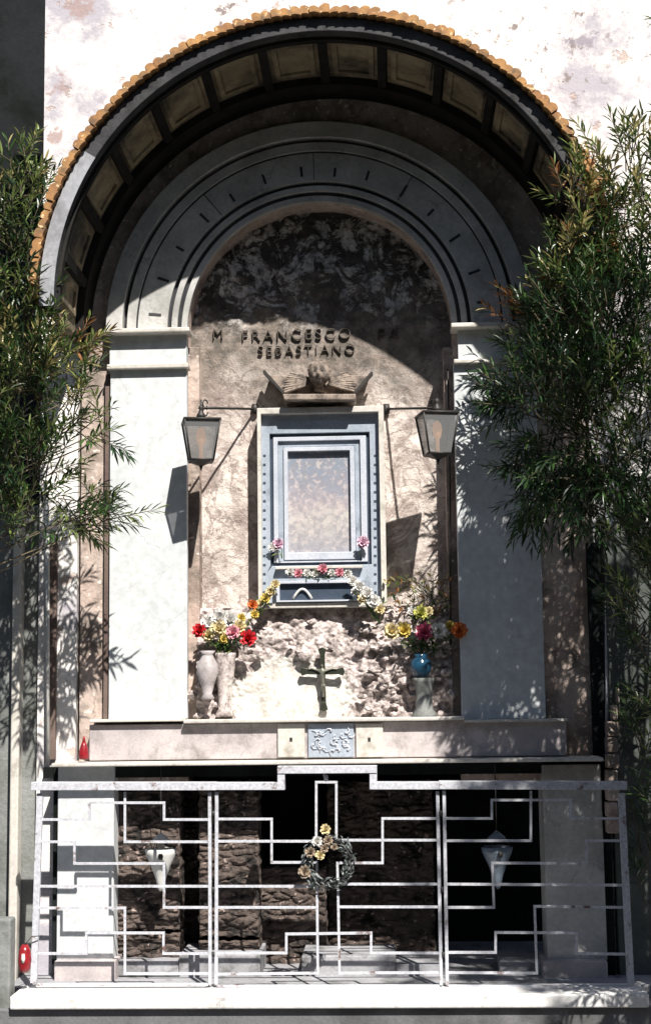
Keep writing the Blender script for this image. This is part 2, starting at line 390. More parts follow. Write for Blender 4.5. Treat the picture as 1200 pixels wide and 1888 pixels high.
# alley walls left and right, set back
tag(MB().box(-6, xL - .02, 2.2, 2.6, zg, zTop).build('neighbour_wall', M['darkwall']), 'wall in the gap left of the white wall, near-black as if in deep shade', 'wall')
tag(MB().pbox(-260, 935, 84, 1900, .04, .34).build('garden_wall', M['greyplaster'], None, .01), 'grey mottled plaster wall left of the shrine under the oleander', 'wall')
tag(MB().pbox(19, 940, 35, 1900, -.06, .04).build('stone_post', M['slab'], None, .01), 'slim pale post against the grey plaster wall at far left', 'post')
tag(MB().pbox(-30, 1695, 19, 1920, -.62, -.5).build('gate_post', M['greyplaster'], None, .012), 'short pale stone post at the lower left corner beside the kerb', 'post')
tag(MB().tube([P(88, 870, -.06), P(89, 1436, -.06)], .012, 10).build('drain_pipe', M['white']), 'thin white pipe running down the left edge of the shrine', 'pipe')
tag(MB().tube([P(1117, 950, -.06), P(1119, 1440, -.06)], .012, 10).build('drain_pipe', M['fencem']), 'thin grey pipe running down the right edge of the shrine', 'pipe')
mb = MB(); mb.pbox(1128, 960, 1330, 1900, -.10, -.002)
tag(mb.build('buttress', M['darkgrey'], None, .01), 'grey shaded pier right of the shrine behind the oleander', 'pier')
# ragged stone buttress
bs = empty('stone_buttress', P(1108, 1800, -.2), 'stepped pile of pale pink stones against the right edge of the shrine', 'buttress')
for i in range(9):
    y = 1270 + i * 30; x = 1120 + (0 if i > 1 else 10 * (2 - i)); mb = MB(); mb.pbox(x - 1, y, 1141 - (i % 2) * 3, y + 27, -.22 - .01 * (i % 2), -.105)
    mb.build('stone_block', M['pinkwall'], bs, .008)

# ------------------------------------------------------------------ shrine
SH = empty('wayside_shrine', (CX, 0, zk), 'arched wall shrine with white pilasters, coffered tiled hood, ledges and open vault below', 'shrine')
zplin = P(590, 1330, 0).z
Rn = CX - P(346, 613, 0).x         # niche half width
Ro = CX - P(200, 613, 0).x
# pink spandrel wall, inset in the outer wall
ip = arch_path(CX, CZ, Rn + .005, zplin - .4, 96)
op = arch_path(HX, HZ, HR - .05, zplin - .4, 96)
xr = P(1113, 1100, 0).x; xl = P(104, 1100, 0).x
mb = MB(); sweep(mb, ip, op, .012, .30); mb.build('spandrel_wall', M['pinkwall'], SH)
# side strips under the springing
mb = MB(); mb.pbox(90, 1000, 104, 1400, -.03, .1); mb.build('edge_strip', M['edge'], SH)
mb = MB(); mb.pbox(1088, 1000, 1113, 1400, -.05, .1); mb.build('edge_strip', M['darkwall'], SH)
mb = MB(); mb.pbox(193, 690, 201, 1328, -.03, .1); mb.build('edge_strip', M['edge'], SH)

# niche back wall : displaced grid
def niche_wall():
    x0, x1 = CX - Rn - .05, CX + Rn + .05; z0, z1 = zplin - .05, CZ + Rn + .05; nx, nz = 150, 260
    vs = []; fs = []
    for j in range(nz + 1):
        for i in range(nx + 1):
            x = x0 + (x1 - x0) * i / nx; z = z0 + (z1 - z0) * j / nz
            p = Vector((x, 0, z))
            amp = .004 + .034 * min(1, max(0, (z - P(600, 700, .15).z) / .45))
            if P(600,700,.15).z > z > P(600, 1100, .15).z: amp = .006
            d = noise.fractal(p * 5.5, .9, 2.2, 6) * amp + noise.noise(p * 28) * amp * .25
            if z > P(600, 690, .15).z and z < P(600, 596, .15).z: d *= .25
            vs.append((x, .205 - d, z))
    for j in range(nz):
        for i in range(nx):
            a = j * (nx + 1) + i; fs.append((a, a + 1, a + nx + 2, a + nx + 1))
    m = MB(); m.add(vs, fs, 0, True); 
    m.box(x0, x1, .255, .29, z0, z1)
    return m.build('niche_wall', M['niche'], SH)
niche_wall()
# thin jamb fillets
for a, b_ in ((346, 368), (824, 846)):
    mb = MB(); mb.pbox(a, 640, b_, 1326, .075, .3); mb.build('niche_jamb', M['pinkwall'], SH, .006)

# archivolt : stepped rings
def ring(r0, r1, y, m, name, n=96):
    k = Ro / 388.0
    mb = MB(); sweep(mb, arch_path(CX, CZ, r0 * k, CZ, n), arch_path(CX, CZ, r1 * k, CZ, n), y, .02)
    return mb.build(name, m, av, .004)
av = MB(); sweep(av, arch_path(CX, CZ, 247 * Ro / 388, CZ, 96), arch_path(CX, CZ, 380 * Ro / 388, CZ, 96), -.012, .06)
av = av.build('archivolt', M['groove'], SH)
ring(358, 388, -.085, M['archstone'], 'outer_moulding')
ring(334, 351, -.060, M['archstone'], 'fascia')
ring(331, 335, -.050, M['groove'], 'quirk')
ring(277, 332, -.045, M['archstone'], 'frieze_band')
ring(259, 270, -.040, M['archstone'], 'inner_moulding')
ring(241, 252, -.025, M['archstone'], 'inner_moulding')
kk = Ro / 388.0
for i in range(14):
    a = R(7 + i * (166 / 13) + random.uniform(-1, 1)); r0, r1 = (288 + random.uniform(-3, 3)) * kk, (308 + random.uniform(-5, 7)) * kk; u = Vector((math.cos(a), 0, math.sin(a)))
    c0 = Vector((CX, -.0455, CZ))
    MB().bar(c0 + u * r0, c0 + u * r1, .016, .006).build('dark_slot', M['groove'], av)  # carved slots drawn as dark bars, their shade put into the colour
for a in (R(91), R(58), R(129)):
    u = Vector((math.cos(a), 0, math.sin(a))); c0 = Vector((CX, -.0455, CZ))
    MB().bar(c0 + u * 279 * kk, c0 + u * 331 * kk, .004, .005).build('joint', M['groove'], av)

# pilasters with capitals
def pilaster(a, b_, top, bot, cap):
    p_ = MB(); p_.pbox(a, top, b_, bot, -.062, .0); 
    o = p_.build('pilaster', M['pilaster'], SH, .006)
    (c0, c1, y0, y1, y2, y3) = cap
    MB().pbox(c0, y0, c1, y1, -.150, .02).build('capital', M['slab'], o, .008)
    MB().pbox(a + 1, y1, b_ - 1, y2, -.075, .01).build('necking', M['pilaster'], o)
    MB().pbox(c0 + 5, y2, c1 - 2, y3, -.105, .015).build('astragal', M['slab'], o, .006)
    return o
pilaster(202, 345, 680, 1326, (192, 349, 604, 613, 670, 679))
pilaster(843, 996, 668, 1326, (831, 992, 593, 602, 660, 668))

# rocky mound in the niche foot
def mound():
    nx, nz = 260, 130; vs = []; fs = []
    x0, x1 = P(368, 1200, 0).x - .02, P(826, 1200, 0).x + .02; z0, z1 = zplin, P(600, 1118, .1).z
    for j in range(nz + 1):
        for i in range(nx + 1):
            u = i / nx; t = j / nz; x = x0 + (x1 - x0) * u; z = z0 + (z1 - z0) * t
            p = Vector((x * 7, 3, z * 7)); c = noise.cell(p * .9) if False else 0
            vd = noise.voronoi(Vector((x * 15 + noise.noise(p) * .8, 0, z * 19)))[0]; cell = min(1, (vd[1] - vd[0]) * 2.2) * (.4 + .9 * abs(noise.noise(p * 1.7)))
            top = 1 - t ** 3
            prot = .05 + .13 * top * (.75 + .5 * noise.noise(Vector((x * 3, 1, z * 3))))
            flat = math.exp(-(((x - P(535,1285,0).x) / .36) ** 4 + ((z - P(535,1285,0).z) / .23) ** 4))
            rough = (cell * .024 + noise.fractal(p * 2.2, .8, 2.1, 6) * .020) * (1 - .85 * flat)
            vs.append((x, .17 - prot - rough, z))
    for j in range(nz):
        for i in range(nx):
            a = j * (nx + 1) + i; fs.append((a, a + 1, a + nx + 2, a + nx + 1))
    base = len(vs)
    # close towards the back along the top edge
    for i in range(nx + 1):
        v = vs[nz * (nx + 1) + i]; vs.append((v[0], .26, v[2] - .01))
    for i in range(nx): fs.append((nz*(nx+1)+i, nz*(nx+1)+i+1, base+i+1, base+i))
    m = MB(); m.add(vs, fs, 0, True); return m.build('rock_mound', M['rock'], SH)
mound()
random.seed(9); mb = MB()
for k in range(230):
    px, py = random.uniform(352, 838), random.uniform(1135, 1322)
    if 425 < px < 650 and py > 1208: continue
    if px < 655 and random.random() < .82: continue
    r_ = random.uniform(.012, .036)
    mb.ball(P(px, py, .17 - .05 - .13 * (1 - ((1322 - py) / 200) ** 3) - random.uniform(.0, .03)), r_, k, .55, 1.6, sub=2, sx=1.2, sy=.8, sz=random.uniform(.6, 1))
for i in range(len(mb.sm)): mb.sm[i] = False
tag(mb.build('rubble', M['rock'], SH), kind='stuff')

# plinth zone
MB().pbox(338, 1324, 856, 1331, -.185, .2).build('altar_slab', M['slab'], SH, .006)
MB().pbox(165, 1326, 338, 1331, -.17, .05).build('altar_slab', M['slab'], SH, .004)
MB().pbox(856, 1326, 1046, 1331, -.17, .05).build('altar_slab', M['slab'], SH, .004)
pl = MB().pbox(165, 1331.5, 1044, 1398, -.13, .2).build('plinth', M['plinth'], SH, .006)
for a, b_ in ((512, 562), (656, 706)):
    q = MB().pbox(a, 1334, b_, 1396, -.152, -.131).build('plinth_panel', M['slab'], pl, .004)
    MB().pbox((a+b_)/2 - 3, 1360, (a+b_)/2 + 2, 1367, -.1545, -.151).build('stud', M['iron'], q)
q = MB().pbox(568, 1334, 652, 1396, -.148, -.131).build('relief_panel', M['frameblue'], pl, .003)
mb = MB(); random.seed(4)
for k in range(26):
    a = P(random.uniform(576, 645), random.uniform(1345, 1390), -.152); t = random.uniform(0, 6.28)
    pts = [a + Vector((math.cos(t + s * .9) * .008 * s, 0, math.sin(t + s * .9) * .008 * s)) for s in range(5)]
    mb.tube(pts, [.005, .006, .006, .004, .002], 6)
mb.build('carved_scrolls', M['framelight'], q)
MB().pbox(95, 1402, 1112, 1409, -.285, .3).build('ledge_slab', M['slab'], SH, .006)

# lower vault
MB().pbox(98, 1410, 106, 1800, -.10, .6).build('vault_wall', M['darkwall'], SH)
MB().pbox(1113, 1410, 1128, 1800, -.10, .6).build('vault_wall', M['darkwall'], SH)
lp = MB().pbox(106, 1410, 210, 1770, -.13, .15).build('base_pier', M['pilaster'], SH, .006)
MB().pbox(100, 1772, 213, 1816, -.20, .15).build('pier_foot', M['plinth'], lp, .008)
rp = MB().pbox(1004, 1410, 1113, 1770, -.13, .15).build('base_pier', M['archstone'], SH, .006)  # greyer than the left pier: the shade here is put into its colour
MB().pbox(1001, 1772, 1120, 1816, -.20, .15).build('pier_foot', M['plinth'], rp, .008)
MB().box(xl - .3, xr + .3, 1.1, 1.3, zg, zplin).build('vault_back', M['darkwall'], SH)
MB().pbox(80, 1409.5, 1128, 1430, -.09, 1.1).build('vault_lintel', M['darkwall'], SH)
random.seed(11)
def rubble(a, b_, y0, y1, Y, gaps, name='rubble_pier'):
    cuts = [y0] + [g for gp in gaps for g in gp] + [y1]
    for q in range(0, len(cuts), 2):
        ya, yb = cuts[q], cuts[q + 1]; mx = (a + b_) / 2
        x0, x1 = P(a, 1600, Y).x, P(b_, 1600, Y).x; z1, z0 = P(mx, ya, Y).z, P(mx, yb, Y).z
        nx, nz = int((x1 - x0) / .008), int((z1 - z0) / .008); vs = []; fs = []
        for j in range(nz + 1):
            for i in range(nx + 1):
                x = x0 + (x1 - x0) * i / nx; z = z0 + (z1 - z0) * j / nz
                vd = noise.voronoi(Vector((x * 9, Y * 5, z * 22)))[0]; e = min(1, (vd[1] - vd[0]) * 3)
                d = e * .020 + noise.fractal(Vector((x * 16, 2, z * 16)), 1, 2.1, 5) * .016
                edge = i in (0, nx) or j in (0, nz)
                vs.append((x + (noise.noise(Vector((z * 22, q, 1))) * .012 if i in (0, nx) else 0), Y + .03 - (0 if edge else d), z + (noise.noise(Vector((x * 22, q, 5))) * .014 if j in (0, nz) else 0)))
        for j in range(nz):
            for i in range(nx):
                k = j * (nx + 1) + i; fs.append((k, k + 1, k + nx + 2, k + nx + 1))
        loop = [i for i in range(nx + 1)] + [j * (nx + 1) + nx for j in range(1, nz + 1)] + [nz * (nx + 1) + i for i in range(nx - 1, -1, -1)] + [j * (nx + 1) for j in range(nz - 1, 0, -1)]
        n0 = len(vs); vs += [(vs[k][0], Y + .24, vs[k][2]) for k in loop]; m_ = len(loop)
        for k in range(m_): fs.append((loop[(k + 1) % m_], loop[k], n0 + k, n0 + (k + 1) % m_))
        MB().add(vs, fs).build(name, M['rubble'], SH)
rubble(211, 330, 1458, 1770, .0, [(1716, 1722)])
rubble(366, 476, 1440, 1770, .03, [(1728, 1736)])
rubble(332, 364, 1440, 1785, .42, [])
rubble(478, 600, 1600, 1790, .30, [])
rubble(604, 800, 1440, 1785, .60, [])
for a, y, b_, d in ((212, 1772, 330, 1800), (330, 1760, 480, 1806), (556, 1762, 730, 1808), (730, 1776, 815, 1808), (920, 1772, 1000, 1808)):
    MB().pbox(a, y, b_, d, -.12 + (a % 7) * .012, .3 + (a % 5) * .01).build('low_step', M['floorm'], SH, .008)

# ------------------------------------------------------------------ hood
HD = -.89
hood = empty('hood', (HX, 0, HZ)); hood.parent = SH; hood.location = Vector((HX, 0, HZ)) - WORLD[SH.name]; WORLD[hood.name] = Vector((HX, 0, HZ))
bpy.data.objects.remove(hood)
TH = .055
mb = MB(); sweep(mb, arch_path(HX, HZ, HR - TH, HB, 120), arch_path(HX, HZ, HR, HB, 120), HD, .012)
hood = mb.build('hood', M['panelm'], SH)
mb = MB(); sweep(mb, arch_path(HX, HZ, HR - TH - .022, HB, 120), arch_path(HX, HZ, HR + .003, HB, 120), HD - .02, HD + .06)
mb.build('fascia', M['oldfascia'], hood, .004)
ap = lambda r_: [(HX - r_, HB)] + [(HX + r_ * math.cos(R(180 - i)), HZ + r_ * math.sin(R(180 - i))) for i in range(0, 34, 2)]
mb = MB(); sweep(mb, ap(HR - TH - .024), ap(HR + .005), HD - .023, HD - .0195); mb.build('fascia_pale_arc', M['concrete'], hood)  # paler strip over the lower left of the fascia
mb = MB(); sweep(mb, arch_path(HX, HZ, HR - TH - .04, HB, 120), arch_path(HX, HZ, HR - TH + .01, HB, 120), HD + .063, HD + .11)
mb.build('edge_beam', M['ribm'], hood)
mb = MB(); sweep(mb, arch_path(HX, HZ, HR - TH - .05, HB, 120), arch_path(HX, HZ, HR - TH + .01, HB, 120), -.22, .011)
mb.build('back_beam', M['ribm'], hood)
for k in range(-6, 7):
    a = R(90 + k * 13.3); u = Vector((math.cos(a), 0, math.sin(a))); n = Vector((-math.sin(a), 0, math.cos(a)))
    c = Vector((HX, 0, HZ)) + u * (HR - TH - .018)
    vs = []
    for yy in (HD + .11, -.22):
        for sn, su in ((-1, -1), (1, -1), (1, 1), (-1, 1)):
            vs.append(c + n * sn * .026 + u * su * .025 + Vector((0, yy, 0)))
    MB().add(vs, [(0,1,2,3),(4,7,6,5),(0,4,5,1),(1,5,6,2),(2,6,7,3),(3,7,4,0)]).build('rib', M['ribm'], hood)
# coffer mouldings inside each bay
random.seed(5)
for k in range(-7, 7):
    a0 = R(90 + k * 13.3 + 2.0); a1 = R(90 + (k + 1) * 13.3 - 2.0)
    if k in (-7, ) or k == 6: 
        if k == -7: a0 = R(1.5)
        else: a1 = R(178.5)
    ys = HD + .16, -.29
    mb = MB()
    def seg(a_, b_, y0, y1, t0=-.001, t1=.018):
        n = 8; vs = []
        for i in range(n + 1):
            a = a_ + (b_ - a_) * i / n; u = (math.cos(a), math.sin(a))
            for rr, yy in ((HR-TH-t0, y0), (HR-TH-t1, y0), (HR-TH-t1, y1), (HR-TH-t0, y1)):
                vs.append((HX + u[0] * rr, yy, HZ + u[1] * rr))
        fs = []
        for i in range(n):
            q = i * 4
            fs += [(q, q+1, q+5, q+4), (q+1, q+2, q+6, q+5), (q+2, q+3, q+7, q+6)]
        fs += [(0, 3, 2, 1), (n*4, n*4+1, n*4+2, n*4+3)]
        mb.add(vs, fs)
    w_ = R(1.2)
    seg(a0, a1, ys[0], ys[0] + .035); seg(a0, a1, ys[1] - .035, ys[1])
    seg(a0, a0 + w_, ys[0] + .035, ys[1] - .035); seg(a1 - w_, a1, ys[0] + .035, ys[1] - .035)
    if False: seg(a0 + w_ * 2.5, a1 - w_ * 2.5, ys[0] + .10, ys[1] - .12, t1=.010)
    mb.build('coffer', M['panelm'], hood, .004)
# tiles
mb = MB(); nt_ = 92
for row in range(4):
    y0 = HD - .07 + row * .24; y1 = y0 + .27
    if y1 > -.0: y1 = -.001
    for i in range(nt_):
        a = math.pi * (i + .5) / nt_ + random.uniform(-.003, .003)
        half = math.pi / nt_ * .56
        sgn = 1 if a > math.pi / 2 else -1      # lower tiles lie under the upper ones
        lift = .020
        pts = []
        for s in range(5):
            f = s / 4; aa = a - half + 2 * half * f
            up = .016 * math.sin(math.pi * f) + (lift * (f if sgn > 0 else 1 - f))
            pts.append((aa, up))
        jr = random.uniform(-.014, .010)
        vs = []
        for yy in (y0 + random.uniform(-.008, .008), y1):
            for aa, up in pts:
                rr = HR + .006 + up + jr
                vs.append((HX + math.cos(aa) * (rr + .026), yy, HZ + math.sin(aa) * (rr + .026)))
            for aa, up in pts:
                rr = HR + .005 + up * .4
                vs.append((HX + math.cos(aa) * rr, yy, HZ + math.sin(aa) * rr))
        fs = [(j, j+1, 6+j, 5+j) for j in range(4)] + [(10+j, 15+j, 16+j, 11+j) for j in range(4)] + [(j, 10+j, 11+j, j+1) for j in range(4)] + [(5+j, 6+j, 16+j, 15+j) for j in range(4)] + [(0,5,15,10),(4,14,19,9)]
        mb.add(vs, fs)
mb.build('roof_tiles', M['tile'], hood)

# ------------------------------------------------------------------ inscription
def text(body, px, py, Y, size, mat, parent, ext=.008):
    cu = bpy.data.curves.new('inscription', 'FONT'); cu.body = body; cu.size = size; cu.extrude = ext; cu.align_x = 'CENTER'; cu.align_y = 'CENTER'; cu.space_character = 1.28
    cu.offset = -.0022
    o = bpy.data.objects.new('inscription', cu); COL.objects.link(o)
    dg = bpy.context.evaluated_depsgraph_get(); me = bpy.data.meshes.new_from_object(o.evaluated_get(dg))
    COL.objects.unlink(o); bpy.data.objects.remove(o)
    me.materials.clear(); me.materials.append(mat)
    t = bpy.data.objects.new('inscription', me); COL.objects.link(t)
    t.rotation_euler = (R(90), 0, 0); t.parent = parent; t.location = P(px, py, Y) - WORLD[parent.name]
    return t
M['letter'] = simple('letter_paint', (.085, .072, .06), .9)
text('M', 402, 617, .193, .098, M['letter'], SH)
text('FRANCESCO', 546, 618, .193, .104, M['letter'], SH)
text('PA', 715, 617, .193, .108, M['letter'], SH)
text('SEBASTIANO', 565, 646, .193, .090, M['letter'], SH)

# ------------------------------------------------------------------ cherub bracket
CH = empty('cherub_relief', P(588, 735, .1), 'carved stone winged cherub head on a flared bracket above the blue frame', 'sculpture')
M['cherub'] = stone('weathered_stone', (.38, .31, .26), (.24, .19, .16), (.09, .075, .065), scale=14, stain_scale=14, stain_lo=.44, stain_hi=.6, bs=.5, bd=.004)
def prism(mb, pts, Y0, Y1, mi=0):
    n = len(pts); a = [P(x, y, Y0) for x, y in pts]; b_ = [Vector((v.x, Y1, v.z)) for v in a]
    mb.add(a + b_, [tuple(range(n))[::-1], tuple(range(n, 2*n))] + [(i, (i+1) % n, n+(i+1) % n, n+i) for i in range(n)], mi)
mb = MB(); prism(mb, [(493, 692), (680, 692), (652, 727), (523, 727)], .085, .22); mb.build('back_plate', M['cherub'], CH, .006)
mb = MB(); prism(mb, [(521, 726), (656, 726), (654, 737), (524, 737)], -.055, .22); mb.build('shelf', M['cherub'], CH, .006)
mb = MB(); mb.bar(P(487, 686, .08), P(524, 727, .08), .016, .09); mb.build('side_shadow_line', M['iron'], CH)  # dark bars stand in for the deep shadow along the slanted sides
mb = MB(); mb.bar(P(686, 688, .08), P(653, 727, .08), .013, .09); mb.build('side_shadow_line', M['iron'], CH)
# wings
for sgn in (-1, 1):
    mb = MB(); c = P(588 + sgn * 18, 702, .06)
    for r_ in range(3):
        for k in range(9):
            t = k / 8; L = .185 - .045 * r_ - .05 * t - .006 * (k % 2)
            a = R(-4 + 36 * t - 8) ; d = Vector((sgn * math.cos(a), 0, math.sin(a)))
            s0 = c + Vector((sgn * .02 * r_ * 0, -.008 * r_, -.03 + .005 * k))
            pts = [s0 + d * L * f + Vector((0, -.012 * math.sin(f * 3.1), -.012 * f * f)) for f in (0, .3, .6, .85, 1)]
            mb.tube(pts, [.006, .009, .010, .009, .003], 6)
    mb.build('wing', M['cherub'], CH)
# head
hc = P(588, 688, .0)
bm = bmesh.new(); bmesh.ops.create_icosphere(bm, subdivisions=4, radius=1)
def g(x, z, cx, cz, s): return math.exp(-((x-cx)**2 + (z-cz)**2) / (s*s))
vs = []
for v in bm.verts:
    d = v.co.normalized(); x, y, z = d; r_ = 1.0
    if y < .2:
        r_ += 0.255*g(x, z, 0, -.08, .13) + 0.306*g(x, z, 0, -.20, .11) - 0.306*g(x, z, -.33, .05, .15) - 0.306*g(x, z, .33, .05, .15)
        r_ += 0.128*g(x, z, -.33, .03, .08) + 0.128*g(x, z, .33, .03, .08) + 0.153*g(x, z, 0, .35, .4) + 0.128*g(x, z, .38, -.32, .2) + 0.128*g(x, z, -.38, -.32, .2)
        r_ += 0.153*g(x, z, 0, -.46, .12) - 0.153*g(x, z, 0, -.54, .06) + 0.102*g(x, z, 0, -.61, .08) + 0.153*g(x, z, 0, -.85, .2)
    vs.append(hc + Vector((x * .068, y * .068, z * .082)) * r_)
fs = [[v.index for v in f.verts] for f in bm.faces]; bm.free()
hd = MB().add(vs, fs, 0, True).build('head', M['cherub'], CH)
for ex in (-1, 1): MB().ball(hc + Vector((ex * .023, -.058, .004)), .0060, 2, 0, sub=2).build('eye', M['iron'], hd)
MB().tube([hc + Vector((-.016, -.062, -.043)), hc + Vector((0, -.069, -.046)), hc + Vector((.016, -.062, -.043))], .0035, 6).build('mouth', M['iron'], hd)
mb = MB(); random.seed(3)
for k in range(120):
    d = Vector((random.gauss(0, 1), random.gauss(0, 1), random.gauss(0, 1))).normalized()
    if d.z < .15 + (.35 if d.y < -.3 else -.35 if d.y > .2 else 0): continue
    mb.ball(hc + Vector((d.x * .066, d.y * .066 + .004, d.z * .080)), .013, k, .3, 3, sub=1)
mb.build('hair', M['cherub'], hd)
MB().lathe(hc + Vector((0, .03, -.11)), [(.03, 0), (.026, .03), (.03, .06)], 14).build('neck', M['cherub'], hd)

# ------------------------------------------------------------------ framed picture
PF = empty('picture_frame', P(592, 1118, .1), 'blue grey marble frame with pale rim around a faded holy picture in the niche', 'picture frame')
def prect(mb, o, i, Y0, Y1):
    (a, b_, c, d) = o; (e, f, g_, h) = i
    xo0, xo1 = P(a, 930, Y0).x, P(c, 930, Y0).x; zo1, zo0 = P(592, b_, Y0).z, P(592, d, Y0).z
    xi0, xi1 = P(e, 930, Y0).x, P(g_, 930, Y0).x; zi1, zi0 = P(592, f, Y0).z, P(592, h, Y0).z
    vs = []
    O = [(xo0, zo0), (xo1, zo0), (xo1, zo1), (xo0, zo1)]; I = [(xi0, zi0), (xi1, zi0), (xi1, zi1), (xi0, zi1)]
    for Y in (Y0, Y1):
        vs += [(x, Y, z) for x, z in O] + [(x, Y, z) for x, z in I]
    fs = []
    for k in range(4):
        j = (k + 1) % 4
        fs += [(k, j, 4+j, 4+k), (8+k, 12+k, 12+j, 8+j), (k, 8+k, 8+j, j), (4+k, 4+j, 12+j, 12+k)]
    mb.add(vs, fs)
def fr(o, i, Y0, m, name, bev=.003, Y1=.215):
    mb = MB(); prect(mb, o, i, Y0, Y1); return mb.build(name, m, PF, bev)
fr((475, 750, 710, 1120), (482, 761, 700, 1111), .02, M['slab'], 'outer_rim')
fr((482.5, 761.5, 699.5, 1110.5), (498, 798, 683, 1042), .075, M['frameblue'], 'border')
fr((498.5, 798.5, 682.5, 1041.5), (504, 804, 677, 1037), .100, M['framedark'], 'bead')
fr((504.5, 804.5, 676.5, 1036.5), (513, 812, 665, 1034), .085, M['framelight'], 'moulding')
fr((513.5, 812.5, 664.5, 1033.5), (523, 823, 655, 1032), .105, M['frameblue'], 'inner_border')
fr((523.5, 823.5, 654.5, 1031.5), (531, 831, 646, 1018), .09, M['framelight'], 'inner_moulding')
def pic_mat():
    m, nt, ns, lk, b = newmat('faded_picture_reflection'); p = pos(nt)
    sep = nt.nodes.new('ShaderNodeSeparateXYZ'); lk.new(p, sep.inputs[0])
    z0, z1 = P(590, 1018, .12).z, P(590, 831, .12).z
    mr = N(nt, 'ShaderNodeMapRange'); lk.new(mathn(nt, 'ADD', sep.outputs[2], mathn(nt, 'MULTIPLY', mathn(nt, 'SUBTRACT', noise_n(nt, p, 12, 7, .7), .5), .35)), mr.inputs[0]); mr.inputs[1].default_value = z0; mr.inputs[2].default_value = z1
    c = ramp(nt, mr.outputs[0], [(.0, (.30, .30, .34)), (.3, (.50, .47, .45)), (.5, (.42, .37, .39)), (.65, (.27, .28, .34)), (1, (.20, .25, .31))])  # blue-grey top to pinkish foot: glass reflection put into the picture colour
    c = mixc(nt, ramp(nt, noise_n(nt, p, 26, 8, .8), [(.46, 0), (.56, .7)]), c, (.26, .25, .28))
    c = mixc(nt, ramp(nt, noise_n(nt, p, 34, 6, .75), [(.52, 0), (.6, .6)]), c, (.60, .52, .49))
    lk.new(c, b.inputs['Base Color']); b.inputs['Roughness'].default_value = .35
    return m
MB().pbox(530, 830, 647, 1019, .125, .19).build('picture', pic_mat(), PF)
MB().pbox(508, 1043, 668, 1048, .03, .075).build('glazing_bar', M['slab'], PF, .002)
for cx_ in (487, 691):
    for k in range(16):
        MB().pbox(cx_ - 2, 838 + k * 16.8, cx_ + 3, 842 + k * 16.8, .0725, .0765).build('stud', M['framedark'], PF)
# small glazed box at the foot
gb = MB(); prect(gb, (508, 1070, 664, 1109), (514, 1075, 658, 1106), .0, .07); gb = gb.build('casket', M['framelight'], PF, .002)
MB().pbox(514, 1075, 658, 1106, .03, .07).build('casket_glass', M['framedark'], gb)
# scroll in it
mb = MB(); mb.tube([P(540 + 35 * f, 1104 - 18 * math.sin(f * math.pi), .018) for f in [i / 8 for i in range(9)]], .008, 8); mb.build('scroll', M['white'], gb)

# ------------------------------------------------------------------ flowers
def flower(mb, c, r, seed, mi=0):
    random.seed(seed)
    c = Vector(c)
    for L, (n, rad, tilt) in enumerate(((9, 1.0, .35), (8, .8, .75), (6, .55, 1.1), (4, .3, 1.35))):
        for k in range(n):
            a = 2 * math.pi * (k + .5 * L) / n + random.uniform(-.15, .15)
            o = Vector((math.cos(a), 0, math.sin(a))); t = tilt + random.uniform(-.15, .15)
            d = (o * math.cos(t) + Vector((0, -1, .25)) * math.sin(t)).normalized()
            s = d.cross(Vector((0, -1, 0)) if abs(d.y) < .9 else o).normalized()
            b0 = c; m1 = c + d * r * .6 * (rad + .25); m2 = c + d * r * (rad * .8 + .3) + Vector((0, -.1 * r, .1 * r))
            wv = r * .34
            up = d.cross(s).normalized() * r * .1
            vs = [b0, m1 - s * wv + up, m1 + s * wv + up, m2 - s * wv * .7, m2 + s * wv * .7, m2 + d * r * .12 + up * random.uniform(-1, 1), m1 + s * 0 - up]
            mb.add(vs, [(0, 6, 1), (0, 2, 6), (1, 6, 3), (6, 2, 4), (6, 4, 5), (6, 5, 3)], mi)
def leafblade(mb, p, d, L, w_, mi=0, droop=.2):
    d = d.normalized(); s = d.cross(Vector((random.uniform(-.5,.5), random.uniform(-.5,.5), 1))).normalized()
    n = s.cross(d).normalized()
    a = p; m1 = p + d * L * .35 - Vector((0, 0, droop * L * .08)); m2 = p + d * L * .7 - Vector((0, 0, droop * L * .3)); e = p + d * L - Vector((0, 0, droop * L * .6))
    f = n * w_ * .25
    mb.add([a, m1 - s*w_/2 + f, m1, m1 + s*w_/2 + f, m2 - s*w_*.4 + f, m2, m2 + s*w_*.4 + f, e],
           [(0, 2, 1), (0, 3, 2), (1, 2, 5, 4), (2, 3, 6, 5), (4, 5, 7), (5, 6, 7)], mi)
def bouquet(name, label, cat, items, foot, Y, leaves, seed, group=None, fill=None):
    root = empty(name, P(foot[0], foot[1], Y), label, cat, group)
    for i, (px, py, rp, col, dy) in enumerate(items):
        c = P(px, py, Y + dy); mb = MB(); flower(mb, c, rp / 300, seed + i)
        mb.build('flower', FM[col], root)
    mb = MB(); random.seed(seed)
    b0 = P(foot[0], foot[1], Y)
    for (px, py, rp, col, dy) in items:
        c = P(px, py, Y + dy + .01)
        mid = b0.lerp(c, .5) + Vector((random.uniform(-.02, .02), 0, .01)); mb.tube([b0, mid, c], .0025, 5)
    mb.build('stems', M['gstem'], root)
    mb = MB()
    for k in range(leaves):
        (px, py, rp, col, dy) = random.choice(items); t = random.uniform(.25, 1)
        p = b0.lerp(P(px, py, Y + dy), t); d = Vector((random.uniform(-1, 1), random.uniform(-1, .2), random.uniform(-.4, 1)))
        leafblade(mb, p, d, random.uniform(.03, .07), random.uniform(.010, .02), random.choice((0, 0, 1, 3) if not fill else fill))
    mb.build('leaves', LEAF, root)
    return root
